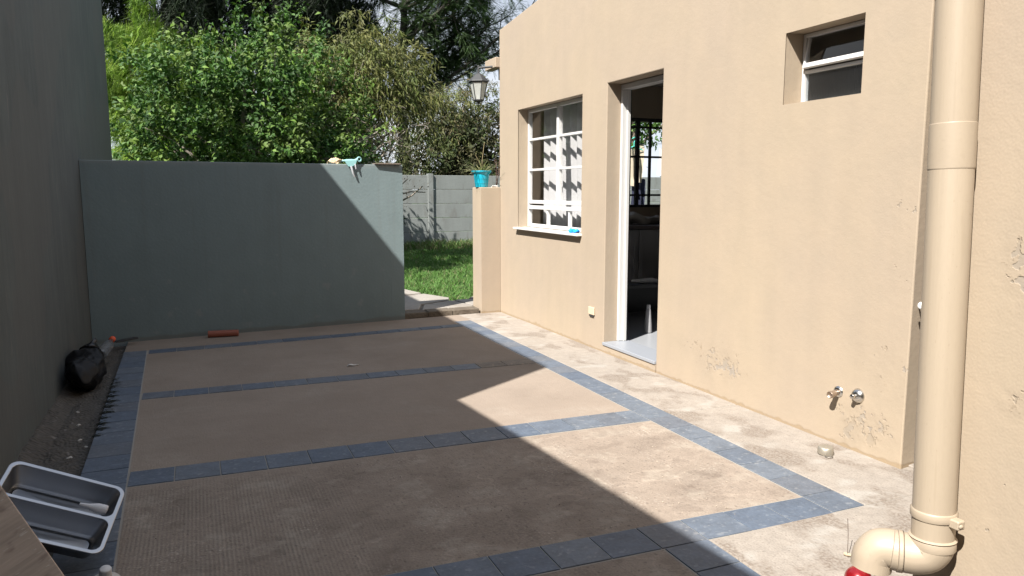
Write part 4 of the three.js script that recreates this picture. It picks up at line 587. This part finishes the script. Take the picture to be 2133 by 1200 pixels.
  const bits = [[-0.62, -4.33], [-0.575, -4.2], [-0.66, -4.62], [-0.63, -4.05], [-0.7, -4.9]]; let pb; for (const [x, z] of bits) { const g = crumple(new THREE.IcosahedronGeometry(0.014, 1).scale(1.3, 0.5, 0.9), 0.012, 40, x * 9), o = pb ? pb.clone() : obj('plaster_chip', g, M({ color: lin(0.5, 0.48, 0.45) })); if (pb) { o.name = numbered('plaster_chip'); scene.add(o); } pb = o; o.position.set(x, -0.012, z); o.rotation.y = x * 50; o.scale.setScalar(0.45 + 0.5 * r()); tag(o, 'small pale plaster chip on the bare soil by the tall wall', 'plaster chip', 'plaster chips on the soil'); }
  { const N = 420, im = new THREE.InstancedMesh(new THREE.IcosahedronGeometry(1, 0).scale(1, 0.6, 0.8), M({ color: lin(0.34, 0.3, 0.255), roughness: 0.95 }), N), m = new THREE.Matrix4(), c = new THREE.Color(); im.name = 'loose_grit';
    for (let i = 0; i < N; i++) { const near = r() < 0.6, x = near ? 0.9 + 1.2 * r() : -0.3 + 2.6 * r(), z = near ? -3.1 + 0.8 * r() : -3.4 + 2.2 * r() * r() + (r() < 0.2 ? -2.5 : 0), s = 0.0012 + 0.0028 * r() * r(); m.compose(V(x, 0.002 + s * 0.3, z), new THREE.Quaternion().setFromEuler(new THREE.Euler(r() * 0.6, r() * 6, 0)), V(s, s, s)); im.setMatrixAt(i, m); const g = 0.5 + 1.1 * r(); im.setColorAt(i, c.setRGB(g, g * 0.96, g * 0.9)); }
    scene.add(im); tag(im, 'fine loose grit strewn over the worn concrete', 'grit', null, 'stuff'); }
  const sc = obj('leaf_scrap', crumple(new THREE.SphereGeometry(0.02, 14, 8).scale(2.2, 0.25, 0.8), 0.012, 30, 2), M({ color: lin(0.62, 0.60, 0.57) })); sc.position.set(1.01, 0.006, -5.39); tag(sc, 'tiny white scrap lying on the shaded concrete', 'scrap');
}
// ------------------------------------------------------------------ sink, board and fitting in the near corner
{
  // stainless double sink propped up at a slant: local x along its length, y across, z out of the bowls
  const A = V(-0.640, 0.349, -2.980), B = V(-0.296, 0.190, -2.970), C = V(-0.347, 0.066, -2.696), D = A.clone().add(C).sub(B);
  const ex = B.clone().sub(A).normalize(), ey = A.clone().sub(D); ey.addScaledVector(ex, -ey.dot(ex)).normalize(); const ez = ex.clone().cross(ey);
  const s = base('steel_sink'); tag(s, 'stainless steel sink with two bowls propped on the ground by the plank', 'sink'); const ctr = A.clone().add(C).multiplyScalar(0.5);
  s.matrixAutoUpdate = true; s.position.copy(ctr); s.quaternion.setFromRotationMatrix(new THREE.Matrix4().makeBasis(ex, ey, ez));
  const W = 0.382, H = 0.306, rr = (w, h, r) => { const q = new THREE.Shape(); q.moveTo(-w / 2 + r, -h / 2); q.lineTo(w / 2 - r, -h / 2); q.absarc(w / 2 - r, -h / 2 + r, r, -Math.PI / 2, 0); q.lineTo(w / 2, h / 2 - r); q.absarc(w / 2 - r, h / 2 - r, r, 0, Math.PI / 2); q.lineTo(-w / 2 + r, h / 2); q.absarc(-w / 2 + r, h / 2 - r, r, Math.PI / 2, Math.PI); q.lineTo(-w / 2, -h / 2 + r); q.absarc(-w / 2 + r, -h / 2 + r, r, Math.PI, Math.PI * 1.5); return q; };
  const rim = rr(W, H, 0.036), bw = W - 0.026, bh = (H - 0.026 - 0.012) / 2, by = [bh / 2 + 0.006, -bh / 2 - 0.006];
  for (const y of by) rim.holes.push(new THREE.Path(rr(bw, bh, 0.028).getPoints(8).map((p) => new THREE.Vector2(p.x, p.y + y))));
  obj('rim', new THREE.ExtrudeGeometry(rim, { depth: 0.002, bevelEnabled: true, bevelSize: 0.003, bevelThickness: 0.003, bevelOffset: -0.002, bevelSegments: 3, curveSegments: 10 }), mSteel, s);
  for (const y of by) { // bowl: rings from the rim down to a rounded floor
    const rings = [[0, 0], [0.0015, -0.006], [0.017, -0.066], [0.022, -0.076], [0.031, -0.081]], pos = [], idx = []; let n = 0;
    rings.forEach(([ins, z], k) => { const pts = rr(bw - 2 * ins, bh - 2 * ins, Math.max(0.028 - ins * 0.35, 0.01)).getSpacedPoints(72).slice(0, 72); n = pts.length; for (const p of pts) pos.push(p.x, p.y + y, z); if (k) for (let i = 0; i < n; i++) { const a = (k - 1) * n + i, b = (k - 1) * n + (i + 1) % n; idx.push(a, b, b + n, a, b + n, a + n); } });
    const c = pos.length / 3; pos.push(0, y, -0.082); for (let i = 0; i < n; i++) idx.push(c, (rings.length - 1) * n + (i + 1) % n, (rings.length - 1) * n + i);
    const g = new THREE.BufferGeometry(); g.setAttribute('position', new THREE.BufferAttribute(new Float32Array(pos), 3)); g.setIndex(idx); g.computeVertexNormals(); obj('bowl', g, mSteel, s);
  }
  const bt = base('white_tube'); tag(bt, 'white plastic tube lying inside the upper sink bowl', 'tube'); bt.position.copy(ctr).addScaledVector(ex, 0.115).addScaledVector(ey, 0.046).addScaledVector(ez, -0.016); bt.quaternion.copy(s.quaternion);
  obj('body', along(lathe([[0, 0], [0.006, 0.001], [0.009, 0.03], [0.0175, 0.06], [0.018, 0.085], [0.016, 0.092], [0, 0.093]], 24), [-0.05, 0.0, 0.005], [0.05, 0.006, 0]), M({ color: lin(0.7, 0.72, 0.76), roughness: 0.45 }), bt);
  // leaning plank
  const P1 = V(-0.602, 0.377, -2.647), P2 = V(-0.366, 0.276, -2.149), e1 = P2.clone().sub(P1).normalize(), sd = V(-0.82, -0.12, -0.42); sd.addScaledVector(e1, -sd.dot(e1)).normalize(); const nn = sd.clone().cross(e1).normalize(); if (nn.y < 0) nn.negate();
  const pk = obj('plank', metric(rbox(-0.12, 0.9, -0.022, 0, 0, 0.22, 0.003), WOOD, 'floor'), mWood); pk.position.copy(P1); pk.quaternion.setFromRotationMatrix(new THREE.Matrix4().makeBasis(e1, nn, e1.clone().cross(nn).normalize())); if (e1.clone().cross(nn).dot(sd) < 0) { pk.geometry.translate(0, 0, -0.22); } tag(pk, 'rough scuffed brown plank leaning in the near corner of the patio', 'plank');
  // white capped drain fitting
  const f = base('drain_fitting', [-0.327, 0.02, -2.545]); f.rotation.set(0.25, 0, -0.1); tag(f, 'pale plastic drain fitting with a white threaded cap beside the sink', 'fitting');
  const mPl = M({ color: lin(0.5, 0.48, 0.45), roughness: 0.5 });
  obj('collar', lathe([[0.046, 0], [0.052, 0.004], [0.052, 0.02], [0.046, 0.034], [0.034, 0.044], [0.022, 0.048], [0.018, 0.05], [0.018, 0.058], [0, 0.058]], 36), mPl, f); obj('cap', [lathe([[0, 0.088], [0.015, 0.087], [0.0175, 0.083], [0.0175, 0.066], [0.019, 0.064], [0.019, 0.059], [0, 0.059]], 28)], M({ color: lin(0.68, 0.68, 0.68), roughness: 0.4 }), f);
}

renderer.render(scene, camera);
